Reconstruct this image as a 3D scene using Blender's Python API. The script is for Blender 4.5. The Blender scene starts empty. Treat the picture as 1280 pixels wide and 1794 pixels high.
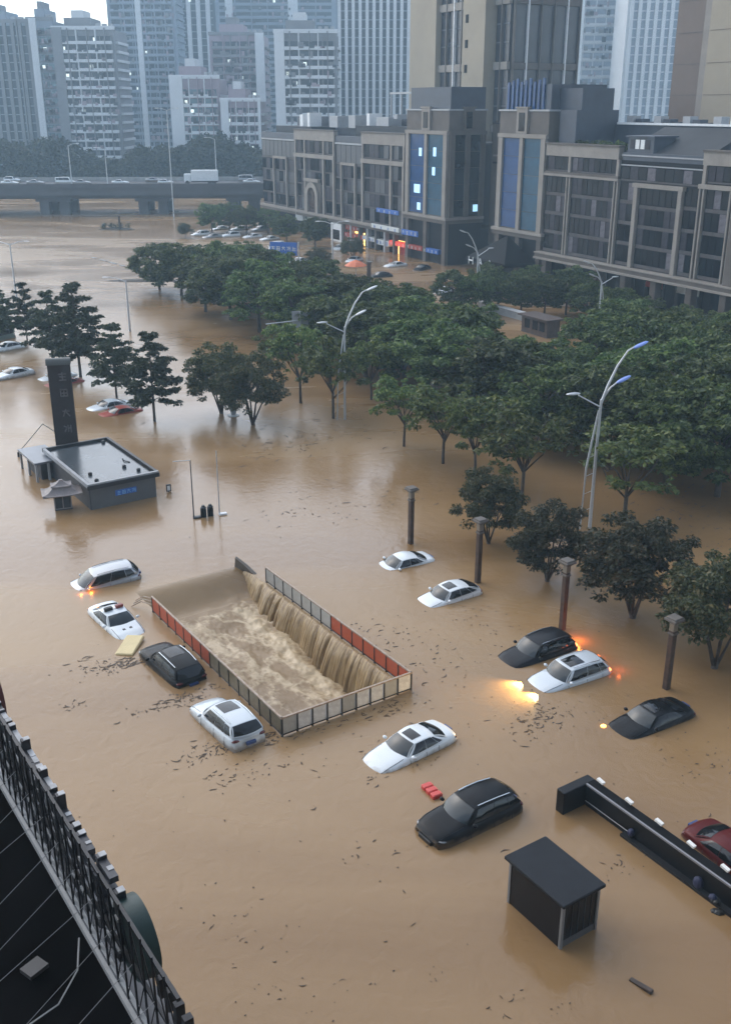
import bpy, math, random
import numpy as np
from mathutils import Vector, Matrix
R = math.radians
scene = bpy.context.scene
C = scene.collection

# ------------------------------------------------------------------ camera, sky, sun, exposure
CAM_H = 27.0
cam_d = bpy.data.cameras.new('camera')
cam = bpy.data.objects.new('camera', cam_d)
C.objects.link(cam)
cam.location = (0, 0, CAM_H)
cam.rotation_euler = (R(90 - 21.58), 0, 0)
cam_d.sensor_fit = 'VERTICAL'
cam_d.sensor_height = 24.0
cam_d.lens = 24.0 * 1800 / 1794
cam_d.clip_start = 0.1
cam_d.clip_end = 6000
scene.camera = cam

world = bpy.data.worlds.new('World')
scene.world = world
world.use_nodes = True
wn = world.node_tree.nodes
wl = world.node_tree.links
wn.clear()
sky = wn.new('ShaderNodeTexSky')
sky.sky_type = 'NISHITA'
sky.sun_disc = False
SUN_EL, SUN_AZ = 38, -46          # azimuth measured from +Y towards +X
sky.sun_elevation = R(SUN_EL)
sky.sun_rotation = R(SUN_AZ)
sky.air_density = 1.0
sky.dust_density = 1.0
sky.ozone_density = 1.0
hsv = wn.new('ShaderNodeHueSaturation')
hsv.inputs['Saturation'].default_value = 0.6
bg = wn.new('ShaderNodeBackground')
bg.inputs['Strength'].default_value = 0.15
wo = wn.new('ShaderNodeOutputWorld')
wl.new(sky.outputs[0], hsv.inputs['Color'])
wl.new(hsv.outputs[0], bg.inputs['Color'])
wl.new(bg.outputs[0], wo.inputs['Surface'])

sun_d = bpy.data.lights.new('sun', 'SUN')
sun_d.energy = 0.55
sun_d.angle = R(90)
sun_d.color = (1.0, 0.93, 0.82)
sun = bpy.data.objects.new('sun', sun_d)
C.objects.link(sun)
sun.rotation_euler = (R(90 - SUN_EL), 0, R(180 - SUN_AZ))
sun.location = (0, 0, 200)

scene.view_settings.view_transform = 'Standard'
scene.view_settings.look = 'None'
scene.view_settings.exposure = 1.3
scene.view_settings.gamma = 1.0
scene.render.engine = 'CYCLES'
scene.cycles.use_denoising = True
scene.cycles.max_bounces = 6
scene.cycles.volume_bounces = 2
scene.cycles.sample_clamp_indirect = 4

# ------------------------------------------------------------------ helpers
rnd = random.Random(7)
MATS = {}

def mat(name, col, rough=0.6, metal=0.0, spec=0.5, emit=None, estr=0.0, var=0.0, scale=1.5, bump=0.0, bscale=20.0, coat=0.0, dirt=None):
    """procedural Principled material; var = amount of noise variation of the base colour"""
    if name in MATS:
        return MATS[name]
    m = bpy.data.materials.new(name)
    m.use_nodes = True
    nt = m.node_tree
    b = nt.nodes['Principled BSDF']
    b.inputs['Base Color'].default_value = (*col, 1)
    b.inputs['Roughness'].default_value = rough
    b.inputs['Metallic'].default_value = metal
    b.inputs['Specular IOR Level'].default_value = spec
    if coat:
        b.inputs['Coat Weight'].default_value = coat
        b.inputs['Coat Roughness'].default_value = 0.06
    if emit:
        b.inputs['Emission Color'].default_value = (*emit, 1)
        b.inputs['Emission Strength'].default_value = estr
    if var or bump or dirt:
        tc = nt.nodes.new('ShaderNodeTexCoord')
        if var or dirt:
            n = nt.nodes.new('ShaderNodeTexNoise')
            n.inputs['Scale'].default_value = scale
            n.inputs['Detail'].default_value = 8
            n.inputs['Roughness'].default_value = 0.65
            nt.links.new(tc.outputs['Object'], n.inputs['Vector'])
            cr = nt.nodes.new('ShaderNodeValToRGB')
            cr.color_ramp.elements[0].position = 0.3
            cr.color_ramp.elements[1].position = 0.7
            lo = tuple(c * (1 - var) for c in col) if not dirt else dirt
            hi = tuple(min(1, c * (1 + var)) for c in col)
            cr.color_ramp.elements[0].color = (*lo, 1)
            cr.color_ramp.elements[1].color = (*hi, 1)
            nt.links.new(n.outputs['Fac'], cr.inputs['Fac'])
            nt.links.new(cr.outputs['Color'], b.inputs['Base Color'])
        if bump:
            n2 = nt.nodes.new('ShaderNodeTexNoise')
            n2.inputs['Scale'].default_value = bscale
            n2.inputs['Detail'].default_value = 5
            nt.links.new(tc.outputs['Object'], n2.inputs['Vector'])
            bp = nt.nodes.new('ShaderNodeBump')
            bp.inputs['Strength'].default_value = bump
            bp.inputs['Distance'].default_value = 0.05
            nt.links.new(n2.outputs['Fac'], bp.inputs['Height'])
            nt.links.new(bp.outputs['Normal'], b.inputs['Normal'])
    MATS[name] = m
    return m

class MB:
    """collects boxes, tubes and grids, then links them as one mesh object"""
    def __init__(s):
        s.v = []
        s.f = []
    def add(s, v, f):
        o = len(s.v)
        s.v += [tuple(p) for p in v]
        s.f += [tuple(i + o for i in q) for q in f]
        return s
    def box(s, x0, x1, y0, y1, z0, z1):
        return s.add([(x0, y0, z0), (x1, y0, z0), (x1, y1, z0), (x0, y1, z0), (x0, y0, z1), (x1, y0, z1), (x1, y1, z1), (x0, y1, z1)],
                     [(0, 3, 2, 1), (4, 5, 6, 7), (0, 1, 5, 4), (1, 2, 6, 5), (2, 3, 7, 6), (3, 0, 4, 7)])
    def obox(s, c, size, rz=0, rx=0, ry=0):
        m = Matrix.Rotation(rz, 3, 'Z') @ Matrix.Rotation(ry, 3, 'Y') @ Matrix.Rotation(rx, 3, 'X')
        hx, hy, hz = size[0] / 2, size[1] / 2, size[2] / 2
        P = [m @ Vector(q) + Vector(c) for q in ((-hx, -hy, -hz), (hx, -hy, -hz), (hx, hy, -hz), (-hx, hy, -hz), (-hx, -hy, hz), (hx, -hy, hz), (hx, hy, hz), (-hx, hy, hz))]
        return s.add(P, [(0, 3, 2, 1), (4, 5, 6, 7), (0, 1, 5, 4), (1, 2, 6, 5), (2, 3, 7, 6), (3, 0, 4, 7)])
    def bbox(s, x0, x1, y0, y1, z0, z1, b=0.03):
        """box with bevelled vertical and top edges"""
        v = []
        for z, k in ((z0, 0), (z1 - b, 0), (z1, b)):
            a0, a1, c0, c1 = x0 + k, x1 - k, y0 + k, y1 - k
            e = b
            v += [(a0 + e, c0, z), (a1 - e, c0, z), (a1, c0 + e, z), (a1, c1 - e, z), (a1 - e, c1, z), (a0 + e, c1, z), (a0, c1 - e, z), (a0, c0 + e, z)]
        f = [tuple(range(7, -1, -1)), tuple(range(16, 24))]
        for r in (0, 8):
            for i in range(8):
                j = (i + 1) % 8
                f.append((r + i, r + j, r + 8 + j, r + 8 + i))
        return s.add(v, f)
    def tube(s, pts, r, n=6, cap=True):
        pts = [Vector(p) for p in pts]
        if not isinstance(r, (list, tuple)):
            r = [r] * len(pts)
        o = len(s.v)
        up = Vector((0, 0, 1))
        for i, p in enumerate(pts):
            d = (pts[min(i + 1, len(pts) - 1)] - pts[max(i - 1, 0)]).normalized()
            a = d.cross(up)
            if a.length < 0.05:
                a = d.cross(Vector((0, 1, 0)))
            a.normalize()
            b = d.cross(a)
            for k in range(n):
                t = 2 * math.pi * k / n
                s.v.append(tuple(p + (a * math.cos(t) + b * math.sin(t)) * r[i]))
        for i in range(len(pts) - 1):
            for k in range(n):
                k2 = (k + 1) % n
                s.f.append((o + i * n + k, o + i * n + k2, o + (i + 1) * n + k2, o + (i + 1) * n + k))
        if cap:
            s.f.append(tuple(o + k for k in range(n - 1, -1, -1)))
            s.f.append(tuple(o + (len(pts) - 1) * n + k for k in range(n)))
        return s
    def lathe(s, prof, n=12, c=(0, 0, 0)):
        o = len(s.v)
        for r, z in prof:
            for k in range(n):
                t = 2 * math.pi * k / n
                s.v.append((c[0] + r * math.cos(t), c[1] + r * math.sin(t), c[2] + z))
        for i in range(len(prof) - 1):
            for k in range(n):
                k2 = (k + 1) % n
                s.f.append((o + i * n + k, o + i * n + k2, o + (i + 1) * n + k2, o + (i + 1) * n + k))
        s.f.append(tuple(o + k for k in range(n - 1, -1, -1)))
        s.f.append(tuple(o + (len(prof) - 1) * n + k for k in range(n)))
        return s
    def grid(s, fn, nu, nv, u0=0., u1=1., v0=0., v1=1.):
        o = len(s.v)
        for j in range(nv + 1):
            for i in range(nu + 1):
                s.v.append(tuple(fn(u0 + (u1 - u0) * i / nu, v0 + (v1 - v0) * j / nv)))
        for j in range(nv):
            for i in range(nu):
                a = o + j * (nu + 1) + i
                s.f.append((a, a + 1, a + nu + 2, a + nu + 1))
        return s
    def ell(s, c, rad, nu=10, nv=6):
        o = len(s.v)
        for j in range(nv + 1):
            p = math.pi * j / nv
            for i in range(nu):
                t = 2 * math.pi * i / nu
                s.v.append((c[0] + rad[0] * math.sin(p) * math.cos(t), c[1] + rad[1] * math.sin(p) * math.sin(t), c[2] - rad[2] * math.cos(p)))
        for j in range(nv):
            for i in range(nu):
                i2 = (i + 1) % nu
                s.f.append((o + j * nu + i, o + j * nu + i2, o + (j + 1) * nu + i2, o + (j + 1) * nu + i))
        return s
    def mesh(s, name, m=None, smooth=False):
        me = bpy.data.meshes.new(name)
        me.from_pydata(s.v, [], s.f)
        if m:
            me.materials.append(m)
        if smooth:
            me.polygons.foreach_set('use_smooth', [True] * len(me.polygons))
        me.update()
        return me
    def build(s, name, m, parent=None, smooth=False):
        return put(name, s.mesh(name, m, smooth), parent)

def put(name, me, parent=None, loc=(0, 0, 0), rz=0, m=None):
    o = bpy.data.objects.new(name, me)
    C.objects.link(o)
    o.parent = parent
    o.location = loc
    o.rotation_euler = (0, 0, rz)
    if m:
        o.material_slots[0].link = 'OBJECT'
        o.material_slots[0].material = m
    return o

def tag(o, label=None, cat=None, group=None, kind=None):
    if label: o['label'] = label
    if cat: o['category'] = cat
    if group: o['group'] = group
    if kind: o['kind'] = kind
    return o

def thing(name, label, cat, loc=(0, 0, 0), rz=0, group=None):
    o = bpy.data.objects.new(name, None)
    C.objects.link(o)
    o.location = loc
    o.rotation_euler = (0, 0, rz)
    o.empty_display_size = 0.2
    return tag(o, label, cat, group)

def copy_tree(o, parent=None):
    c = o.copy()
    C.objects.link(c)
    c.parent = parent
    for ch in list(o.children):
        copy_tree(ch, c)
    return c

def lerp(a, b, t):
    return a + (b - a) * t

def interp(x, pts):
    for (x0, y0), (x1, y1) in zip(pts, pts[1:]):
        if x <= x1:
            t = 0 if x1 == x0 else max(0, (x - x0) / (x1 - x0))
            t = t * t * (3 - 2 * t) * 0.5 + t * 0.5
            return y0 + (y1 - y0) * t
    return pts[-1][1]

# shared materials
concrete = mat('concrete', (0.3, 0.3, 0.29), 0.85, var=0.25, scale=0.6, bump=0.2)
dark_metal = mat('dark_metal', (0.02, 0.021, 0.024), 0.45, 0.3)
black = mat('matte_black', (0.006, 0.006, 0.007), 0.7, spec=0.1)
white_paint = mat('white_paint', (0.72, 0.74, 0.74), 0.45, var=0.08)
grey_paint = mat('grey_paint', (0.33, 0.34, 0.35), 0.5, var=0.12)
galv = mat('galvanised_steel', (0.5, 0.52, 0.53), 0.4, 0.35, var=0.1, scale=4)


# ------------------------------------------------------------------ flood water and the flooded garage ramp
def nodes_of(m):
    return m.node_tree.nodes, m.node_tree.links

def water_material(name, lo, hi, rough, foam=None):
    m = bpy.data.materials.new(name)
    m.use_nodes = True
    n, l = nodes_of(m)
    b = n['Principled BSDF']
    tc = n.new('ShaderNodeTexCoord')
    n1 = n.new('ShaderNodeTexNoise')
    n1.inputs['Scale'].default_value = 0.045
    n1.inputs['Detail'].default_value = 6
    n1.inputs['Distortion'].default_value = 1.2
    mpw = n.new('ShaderNodeMapping')
    mpw.inputs['Rotation'].default_value = (0, 0, R(-34))
    mpw.inputs['Scale'].default_value = (0.55, 1.5, 1)
    l.new(tc.outputs['Object'], mpw.inputs['Vector'])
    l.new(mpw.outputs[0], n1.inputs['Vector'])
    cr = n.new('ShaderNodeValToRGB')
    cr.color_ramp.elements[0].position = 0.32
    cr.color_ramp.elements[1].position = 0.68
    cr.color_ramp.elements[0].color = (*lo, 1)
    cr.color_ramp.elements[1].color = (*hi, 1)
    l.new(n1.outputs['Fac'], cr.inputs['Fac'])
    rr_ = n.new('ShaderNodeMapRange')
    rr_.inputs['From Min'].default_value = 0.3
    rr_.inputs['From Max'].default_value = 0.7
    rr_.inputs['To Min'].default_value = rough * 0.6
    rr_.inputs['To Max'].default_value = rough * 1.7
    l.new(n1.outputs['Fac'], rr_.inputs['Value'])
    l.new(rr_.outputs['Result'], b.inputs['Roughness'])
    b.inputs['IOR'].default_value = 1.4
    n2 = n.new('ShaderNodeTexNoise')
    n2.inputs['Scale'].default_value = 1.3
    n2.inputs['Detail'].default_value = 4
    n2.inputs['Distortion'].default_value = 0.8
    l.new(tc.outputs['Object'], n2.inputs['Vector'])
    bp = n.new('ShaderNodeBump')
    bp.inputs['Strength'].default_value = 0.18
    bp.inputs['Distance'].default_value = 0.12
    l.new(n2.outputs['Fac'], bp.inputs['Height'])
    l.new(bp.outputs['Normal'], b.inputs['Normal'])
    l.new(cr.outputs['Color'], b.inputs['Base Color'])
    if foam:
        at = n.new('ShaderNodeAttribute')
        at.attribute_name = 'foam'
        nf = n.new('ShaderNodeTexNoise')
        nf.inputs['Scale'].default_value = 2.2
        nf.inputs['Detail'].default_value = 8
        nf.inputs['Distortion'].default_value = 1.5
        l.new(tc.outputs['Object'], nf.inputs['Vector'])
        mu = n.new('ShaderNodeMath')
        mu.operation = 'MULTIPLY_ADD'
        l.new(at.outputs['Fac'], mu.inputs[0])
        mu.inputs[1].default_value = 1.0
        l.new(nf.outputs['Fac'], mu.inputs[2])
        mr = n.new('ShaderNodeMapRange')
        mr.inputs['From Min'].default_value = 0.78
        mr.inputs['From Max'].default_value = 1.25
        l.new(mu.outputs[0], mr.inputs['Value'])
        mx = n.new('ShaderNodeMix')
        mx.data_type = 'RGBA'
        l.new(mr.outputs['Result'], mx.inputs['Factor'])
        l.new(cr.outputs['Color'], mx.inputs['A'])
        mx.inputs['B'].default_value = (*foam, 1)
        l.new(mx.outputs['Result'], b.inputs['Base Color'])
    return m

W_LO, W_HI = (0.220, 0.129, 0.055), (0.318, 0.203, 0.097)
water_m = water_material('muddy_water', W_LO, W_HI, 0.2)
churn_m = water_material('churning_water', (0.185, 0.118, 0.055), (0.28, 0.185, 0.09), 0.26, foam=(0.55, 0.43, 0.27))

PB = Vector((2.25, 44.22, 0))                       # near right corner of the ramp
EA = Vector((-0.5548, 0.8320, 0))                   # along the ramp, away from the street wall
EB = Vector((-0.8320, -0.5548, 0))                  # across the ramp, to the left
def pit(a, b, z=0.0):
    return PB + EA * a + EB * b + Vector((0, 0, z))
A1, B0, B1, A0 = 18.0, 0.15, 7.15, 0.05             # the hole in the water sheet

mb = MB()
ra = [-1080, -60, A0, A1, 60, 1080]
rb = [-1080, -60, B0, B1, 60, 1080]
gv = [pit(a, b) for b in rb for a in ra]
gf = []
for j in range(5):
    for i in range(5):
        if i == 2 and j == 2:
            continue
        k = j * 6 + i
        gf.append((k, k + 6, k + 7, k + 1))
mb.add(gv, gf)
water = mb.build('flood_water', water_m)
tag(water, kind='structure')

# churning water in the ramp: displaced sheet that slopes from the open end to the deep end
rng = np.random.default_rng(3)
def fbm(x, y, seed=0, octs=5, base=0.5):
    r = np.random.default_rng(seed)
    out = np.zeros_like(x)
    amp = 1.0
    fr = base
    for o in range(octs):
        for k in range(4):
            th = r.uniform(0, 2 * math.pi)
            ph = r.uniform(0, 2 * math.pi)
            f2 = fr * r.uniform(0.75, 1.3)
            out += amp / 4 * np.sin(f2 * (x * math.cos(th) + y * math.sin(th)) + ph + 1.3 * np.sin(0.7 * f2 * (x * math.sin(th) - y * math.cos(th)) + ph * 2))
        amp *= 0.55
        fr *= 2.0
    return out

def add_attr(me, vals, name='foam'):
    at = me.attributes.new(name, 'FLOAT', 'POINT')
    at.data.foreach_set('value', vals.astype(np.float32))

def np_grid(name, P, m, smooth=True, parent=None, foam=None):
    nv, nu = P.shape[:2]
    me = bpy.data.meshes.new(name)
    idx = np.arange(nv * nu).reshape(nv, nu)
    F = np.stack([idx[:-1, :-1], idx[:-1, 1:], idx[1:, 1:], idx[1:, :-1]], -1).reshape(-1, 4)
    me.from_pydata(P.reshape(-1, 3).tolist(), [], F.tolist())
    me.materials.append(m)
    if smooth:
        me.polygons.foreach_set('use_smooth', [True] * len(me.polygons))
    if foam is not None:
        add_attr(me, foam.reshape(-1))
    return put(name, me, parent)

def level(a):                                       # mean water level down the ramp
    return np.interp(a, [0, 6, 12, 15.2, 16.6, 18.0], [-2.0, -1.85, -1.35, -0.95, -0.62, 0.0])
na, nb = 260, 110
aa, bb = np.meshgrid(np.linspace(A0, A1, na), np.linspace(B0 - 0.1, B1 + 0.02, nb))
turb = np.clip((15.6 - aa) / 1.5, 0, 1)
ridge = 1 - np.abs(fbm(aa * 0.9, bb * 1.3, 5, 5, 1.5))
hgt = 0.055 * fbm(aa * 0.7, bb * 1.6, 1, 5, 1.9) + 0.075 * (ridge - 0.6) + 0.10 * fbm(aa * .6, bb, 9, 3, 1.0)
calm = 0.55 + 0.45 * np.clip((aa - 2.5) / 5, 0, 1)
lvl = level(aa)
s = np.clip((aa - 15.2) / 2.8, 0, 1)
lvl = np.where(aa > 15.2, -0.98 * (1 - s * s * (3 - 2 * s)) - 0.0, lvl)
lap = np.exp(-((bb - 1.9) / 0.55) ** 2) * np.clip((16.5 - aa) / 2, 0, 1)
zz = lvl + hgt * turb * calm + lap * 0.12 * (0.6 + fbm(aa, bb, 12, 4, 2.5))
zz = np.where(aa >= A1 - 1e-6, -0.004, zz)
curl = np.exp(-((aa - (15.0 - 0.35 * (bb - 2))) / 0.35) ** 2)
streak = np.exp(-((bb - (6.2 - (15 - aa) * 0.34)) / 0.35) ** 2) * (aa < 15) * (aa > 4.5)
fo = turb * (0.20 + 0.55 * np.clip(ridge - 0.66, 0, 1) * 2.2 + 0.26 * curl + 0.6 * lap + 0.3 * streak) * (0.35 + 0.65 * calm)
P = np.stack([PB.x + EA.x * aa + EB.x * bb, PB.y + EA.y * aa + EB.y * bb, zz], -1)
pw = np_grid('ramp_water', P, churn_m, foam=fo)
tag(pw, kind='structure')

# water pouring over the right side of the ramp in arcs
fall_m = bpy.data.materials.new('falling_water')
fall_m.use_nodes = True
n, l = nodes_of(fall_m)
b = n['Principled BSDF']
uvm = n.new('ShaderNodeAttribute')
uvm.attribute_name = 'along'
uvv = n.new('ShaderNodeAttribute')
uvv.attribute_name = 'down'
cx = n.new('ShaderNodeCombineXYZ')
l.new(uvm.outputs['Fac'], cx.inputs[0])
l.new(uvv.outputs['Fac'], cx.inputs[1])
mp = n.new('ShaderNodeMapping')
mp.inputs['Scale'].default_value = (9.0, 0.8, 1)
l.new(cx.outputs[0], mp.inputs['Vector'])
nz = n.new('ShaderNodeTexNoise')
nz.inputs['Scale'].default_value = 1.0
nz.inputs['Detail'].default_value = 6
nz.inputs['Roughness'].default_value = 0.6
l.new(mp.outputs[0], nz.inputs['Vector'])
cr = n.new('ShaderNodeValToRGB')
cr.color_ramp.elements[0].position = 0.36
cr.color_ramp.elements[1].position = 0.7
cr.color_ramp.elements[0].color = (0.165, 0.10, 0.042, 1)
cr.color_ramp.elements[1].color = (0.47, 0.335, 0.17, 1)
l.new(nz.outputs['Fac'], cr.inputs['Fac'])
l.new(cr.outputs['Color'], b.inputs['Base Color'])
b.inputs['Roughness'].default_value = 0.3
b.inputs['IOR'].default_value = 1.33
bp = n.new('ShaderNodeBump')
bp.inputs['Strength'].default_value = 0.3
bp.inputs['Distance'].default_value = 0.08
l.new(nz.outputs['Fac'], bp.inputs['Height'])
l.new(bp.outputs['Normal'], b.inputs['Normal'])

def fall_sheet(name, a_lo, a_hi, b_lip, seed, throw, amp, parent=None):
    """sheet of falling water, drawn into uneven strands that arc out by different amounts"""
    nu, nv = 620, 22
    u = np.linspace(a_lo, a_hi, nu)
    v = np.linspace(0, 1, nv)
    U_, V_ = np.meshgrid(u, v)
    warp = U_ + 0.35 * np.sin(U_ * 1.3 + seed) + 0.18 * np.sin(U_ * 3.1 + 2 * seed)
    s1 = np.abs(np.sin(warp * 2.3)) ** 0.6
    s2 = np.abs(np.sin(warp * 5.7 + seed)) ** 0.8
    strand = 0.66 * s1 * (0.65 + 0.35 * np.sin(U_ * 0.9 + seed)) + 0.14 * s2 + 0.05 * fbm(U_, V_ * 0.4, seed, 4, 6.0)
    env = np.interp(U_, [0, 12, 15.5, 17.6], [1.12, 1.0, 0.8, 0.45])
    th = throw * (0.7 + amp * strand) * env
    drop = level(U_) - 0.15
    rag = 0.02 * fbm(U_ * 1.0, V_ * 3, seed + 3, 4, 7.0) * V_
    bpos = b_lip + th * V_ + rag
    zp = 0.015 + drop * V_ ** 1.9 + 0.10 * V_ * (1 - V_) * strand
    apos = U_ - 0.3 * V_ + 0.05 * np.sin(U_ * 7 + seed) * V_
    P = np.stack([PB.x + EA.x * apos + EB.x * bpos, PB.y + EA.y * apos + EB.y * bpos, zp], -1)
    o = np_grid(name, P, fall_m, parent=parent)
    add_attr(o.data, (U_ + seed).reshape(-1), 'along')
    add_attr(o.data, (V_ * 2).reshape(-1), 'down')
    return o
wf = fall_sheet('waterfall', 0.2, 17.5, 0.10, 2, 0.95, 0.85)
tag(wf, 'brown floodwater pouring in arcs over the right edge of the sunken ramp', 'waterfall', kind='stuff')
fall_sheet('water_veil', 0.25, 16.4, 0.09, 11, 0.62, 1.25, wf)

# concrete walls of the ramp under the water line
wall_m = mat('wet_concrete', (0.09, 0.07, 0.05), 0.5, var=0.3, scale=0.8, bump=0.2)
mb = MB()
def pbox(mb, a0, a1, b0, b1, z0, z1):
    v = [pit(a, b, z) for z in (z0, z1) for (a, b) in ((a0, b0), (a1, b0), (a1, b1), (a0, b1))]
    return mb.add(v, [(0, 1, 2, 3), (7, 6, 5, 4), (4, 5, 1, 0), (5, 6, 2, 1), (6, 7, 3, 2), (7, 4, 0, 3)])
pbox(mb, A0 - 0.3, A1, B0 - 0.32, B0 - 0.02, -3.4, -0.03)
pbox(mb, A0 - 0.3, 15.4, B1 + 0.02, B1 + 0.32, -3.4, -0.03)
pbox(mb, A0 - 0.3, A0 - 0.02, B0, B1, -3.4, -0.03)
tag(mb.build('ramp_wall', wall_m), kind='structure')

# the railing round the ramp: top rail, posts and one panel in each bay
red_m = mat('faded_red_panel', (0.46, 0.08, 0.026), 0.5, dirt=(0.32, 0.055, 0.022), scale=1.2)
acr_m = mat('cloudy_acrylic_panel', (0.42, 0.42, 0.4), 0.3, dirt=(0.28, 0.26, 0.22), scale=1.1)
print_m = mat('weathered_printed_panel', (0.7, 0.7, 0.68), 0.4, dirt=(0.42, 0.41, 0.4), scale=2.2)
clear_m = mat('grimy_glass_panel', (0.18, 0.16, 0.11), 0.2, dirt=(0.10, 0.085, 0.055), scale=1.4)
rail_m = mat('rusty_rail', (0.42, 0.36, 0.29), 0.5, 0.2, dirt=(0.25, 0.15, 0.09), scale=3)
post_m = mat('dark_rail_post', (0.03, 0.028, 0.026), 0.5, 0.3)
rail = thing('ramp_railing', 'red and grey panelled railing round the sunken garage ramp with rusty top rail', 'railing', PB)
def prel(a, b, z):
    return pit(a, b, z) - PB
def fence(p0, p1, n, mats, tilt=0.0, z0=0.14, z1=0.98, post_w=0.07):
    d = (p1 - p0)
    L = d.length
    d.normalize()
    ang = math.atan2(d.y, d.x)
    pm = MB().box(-L / n / 2 + post_w / 2, L / n / 2 - post_w / 2, -0.022, 0.022, z0, z1 - 0.045).mesh('panel', mats[0])
    for i in range(n):
        c = p0 + d * (L * (i + 0.5) / n)
        put('panel', pm, rail, c, ang, mats[i])
    qm = MB().box(-post_w / 2, post_w / 2, -0.045, 0.045, -0.35, z1 - 0.03).mesh('post', post_m)
    for i in range(n + 1):
        put('post', qm, rail, p0 + d * (L * i / n), ang)
    put('top_rail', MB().box(-0.04, L + 0.04, -0.05, 0.05, z1 - 0.03, z1 + 0.045).mesh('top_rail', rail_m), rail, p0, ang)
    put('bottom_rail', MB().box(0, L, -0.03, 0.03, z0 - 0.07, z0 - 0.01).mesh('bottom_rail', post_m), rail, p0, ang)
fence(prel(14.9, 0, 0), prel(0.0, 0, 0), 14, [acr_m] * 7 + [red_m] * 7)
fence(prel(0, 0, 0), prel(0, 7.3, 0), 9, [print_m, acr_m, print_m, print_m, acr_m, print_m, print_m, print_m, acr_m])
fence(prel(15.0, 7.3, 0), prel(0, 7.3, 0), 14, [red_m] * 7 + [clear_m] * 7)
for k in range(3):                                   # bent rods at the broken left end
    MB().tube([prel(15.0, 7.35, 0.9 - 0.2 * k), prel(15.7 + 0.2 * k, 7.55, 0.8 - 0.25 * k), prel(16.3, 7.8 + 0.15 * k, 0.35 - 0.15 * k)], 0.03).build('bent_rod', rail_m, rail)
MB().add([prel(18.1, 0.6, -0.6), prel(17.2, 0.25, -0.6), prel(16.2, 0.1, -0.6), prel(17.95, 0.55, 0.62), prel(17.2, 0.3, 0.32), prel(16.3, 0.15, 0.02),
          prel(18.3, 0.4, -0.6), prel(17.3, 0.0, -0.6), prel(16.2, -0.15, -0.6), prel(18.2, 0.35, 0.6), prel(17.3, 0.05, 0.3), prel(16.3, -0.1, 0.0)],
         [(0, 3, 4, 1), (1, 4, 5, 2), (6, 7, 10, 9), (7, 8, 11, 10), (3, 9, 10, 4), (4, 10, 11, 5), (0, 6, 9, 3), (2, 5, 11, 8)]).build('wing_wall', wall_m, rail)

# ------------------------------------------------------------------ floating litter: leaves and twigs nobody could count
lit_m = mat('floating_litter', (0.05, 0.03, 0.016), 0.7, var=0.5, scale=0.7)
spots = [  # x, y, radius along, radius across, count
    (*(-6.06, 87.07), 8, 5, 130), (*(-6.72, 82.22), 5, 2, 60), (*(-3.34, 70.19), 7, 3, 60), (*(0.41, 69.61), 6, 2, 40), (*(6.45, 51.77), 1.5, 2.2, 40), (*(4.38, 45.81), 7, 2.5, 60), (*(8.22, 41.51), 1.6, 0.8, 120),
    (*(9.63, 41.12), 2.5, 1.2, 30), (*(6.27, 42.09), 4, 2, 45), (*(1.16, 45.24), 3.5, 1.2, 60), (*(0.31, 48.80), 3.0, 1.4, 60), (*(-0.32, 50.75), 2.0, 1.0, 30), (*(-2.14, 41.12), 3.0, 0.6, 90), (*(1.38, 42.59), 2.2, 0.6, 60), (*(-1.02, 38.84), 2, 1, 14),
    (*(-5.93, 37.15), 1.2, 0.7, 40), (*(-4.47, 37.36), 1.6, 0.5, 30), (*(-6.45, 39.28), 1.8, 0.7, 150), (*(-8.93, 43.36), 2.2, 0.5, 150), (*(-4.47, 40.18), 0.9, 0.4, 80), (*(-13.85, 46.38), 1.0, 1.2, 60), (*(-14.24, 42.85), 0.5, 0.5, 22), (*(-12.59, 46.67), 1.2, 0.5, 110),
    (*(15.46, 37.98), 1.6, 0.9, 34), (*(13.81, 38.84), 1.0, 0.7, 12), (*(24.37, 67.93), 6, 3, 120), (*(23.23, 72.59), 6, 2, 90), (*(22.85, 61.84), 5, 3, 60), (*(-0.45, 32.72), 0.9, 1.6, 16), (*(-4.86, 28.49), 0.8, 1.8, 26), (*(-3.84, 28.49), 1.0, 1.4, 12),
    (*(-3.15, 25.23), 1.8, 0.5, 18), (*(-0.75, 25.46), 1.6, 0.5, 16), (*(2.28, 26.18), 0.7, 0.3, 8), (*(4.82, 25.23), 1.2, 0.4, 12), (*(6.23, 24.78), 1.0, 0.3, 12), (*(1.46, 36.35), 9, 5, 26), (*(-7.80, 33.75), 7, 5, 18), (*(3.69, 29.04), 5, 3, 12), (*(11.66, 38.41), 5, 3, 16), (*(3.31, 47.56), 5, 3, 40),
    (*(-12.97, 108.90), 16, 8, 20), (*(-10.93, 121.57), 14, 4, 30), (*(-19.69, 87.07), 10, 5, 8), (*(4.16, 34.10), 3, .7, 40), (*(2.01, 37.98), 2.5, .6, 40), (*(10.60, 32.06), 3, .6, 40)]
L_v, L_f = [], []
def litter_piece(x, y, ln, w, th):
    k = 4
    bend = rnd.uniform(-0.5, 0.5) * ln
    o = len(L_v)
    for i in range(k + 1):
        t = i / k - 0.5
        px, py = t * ln, bend * (t * t * 2)
        ww = w * (1 - (2 * t) ** 2 * 0.75)
        for sgn in (-1, 1):
            yy = py + sgn * ww / 2
            L_v.append((x + px * math.cos(th) - yy * math.sin(th), y + px * math.sin(th) + yy * math.cos(th), 0.012 + rnd.uniform(0, 0.012)))
    for i in range(k):
        L_f.append((o + 2 * i, o + 2 * i + 2, o + 2 * i + 3, o + 2 * i + 1))
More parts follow.
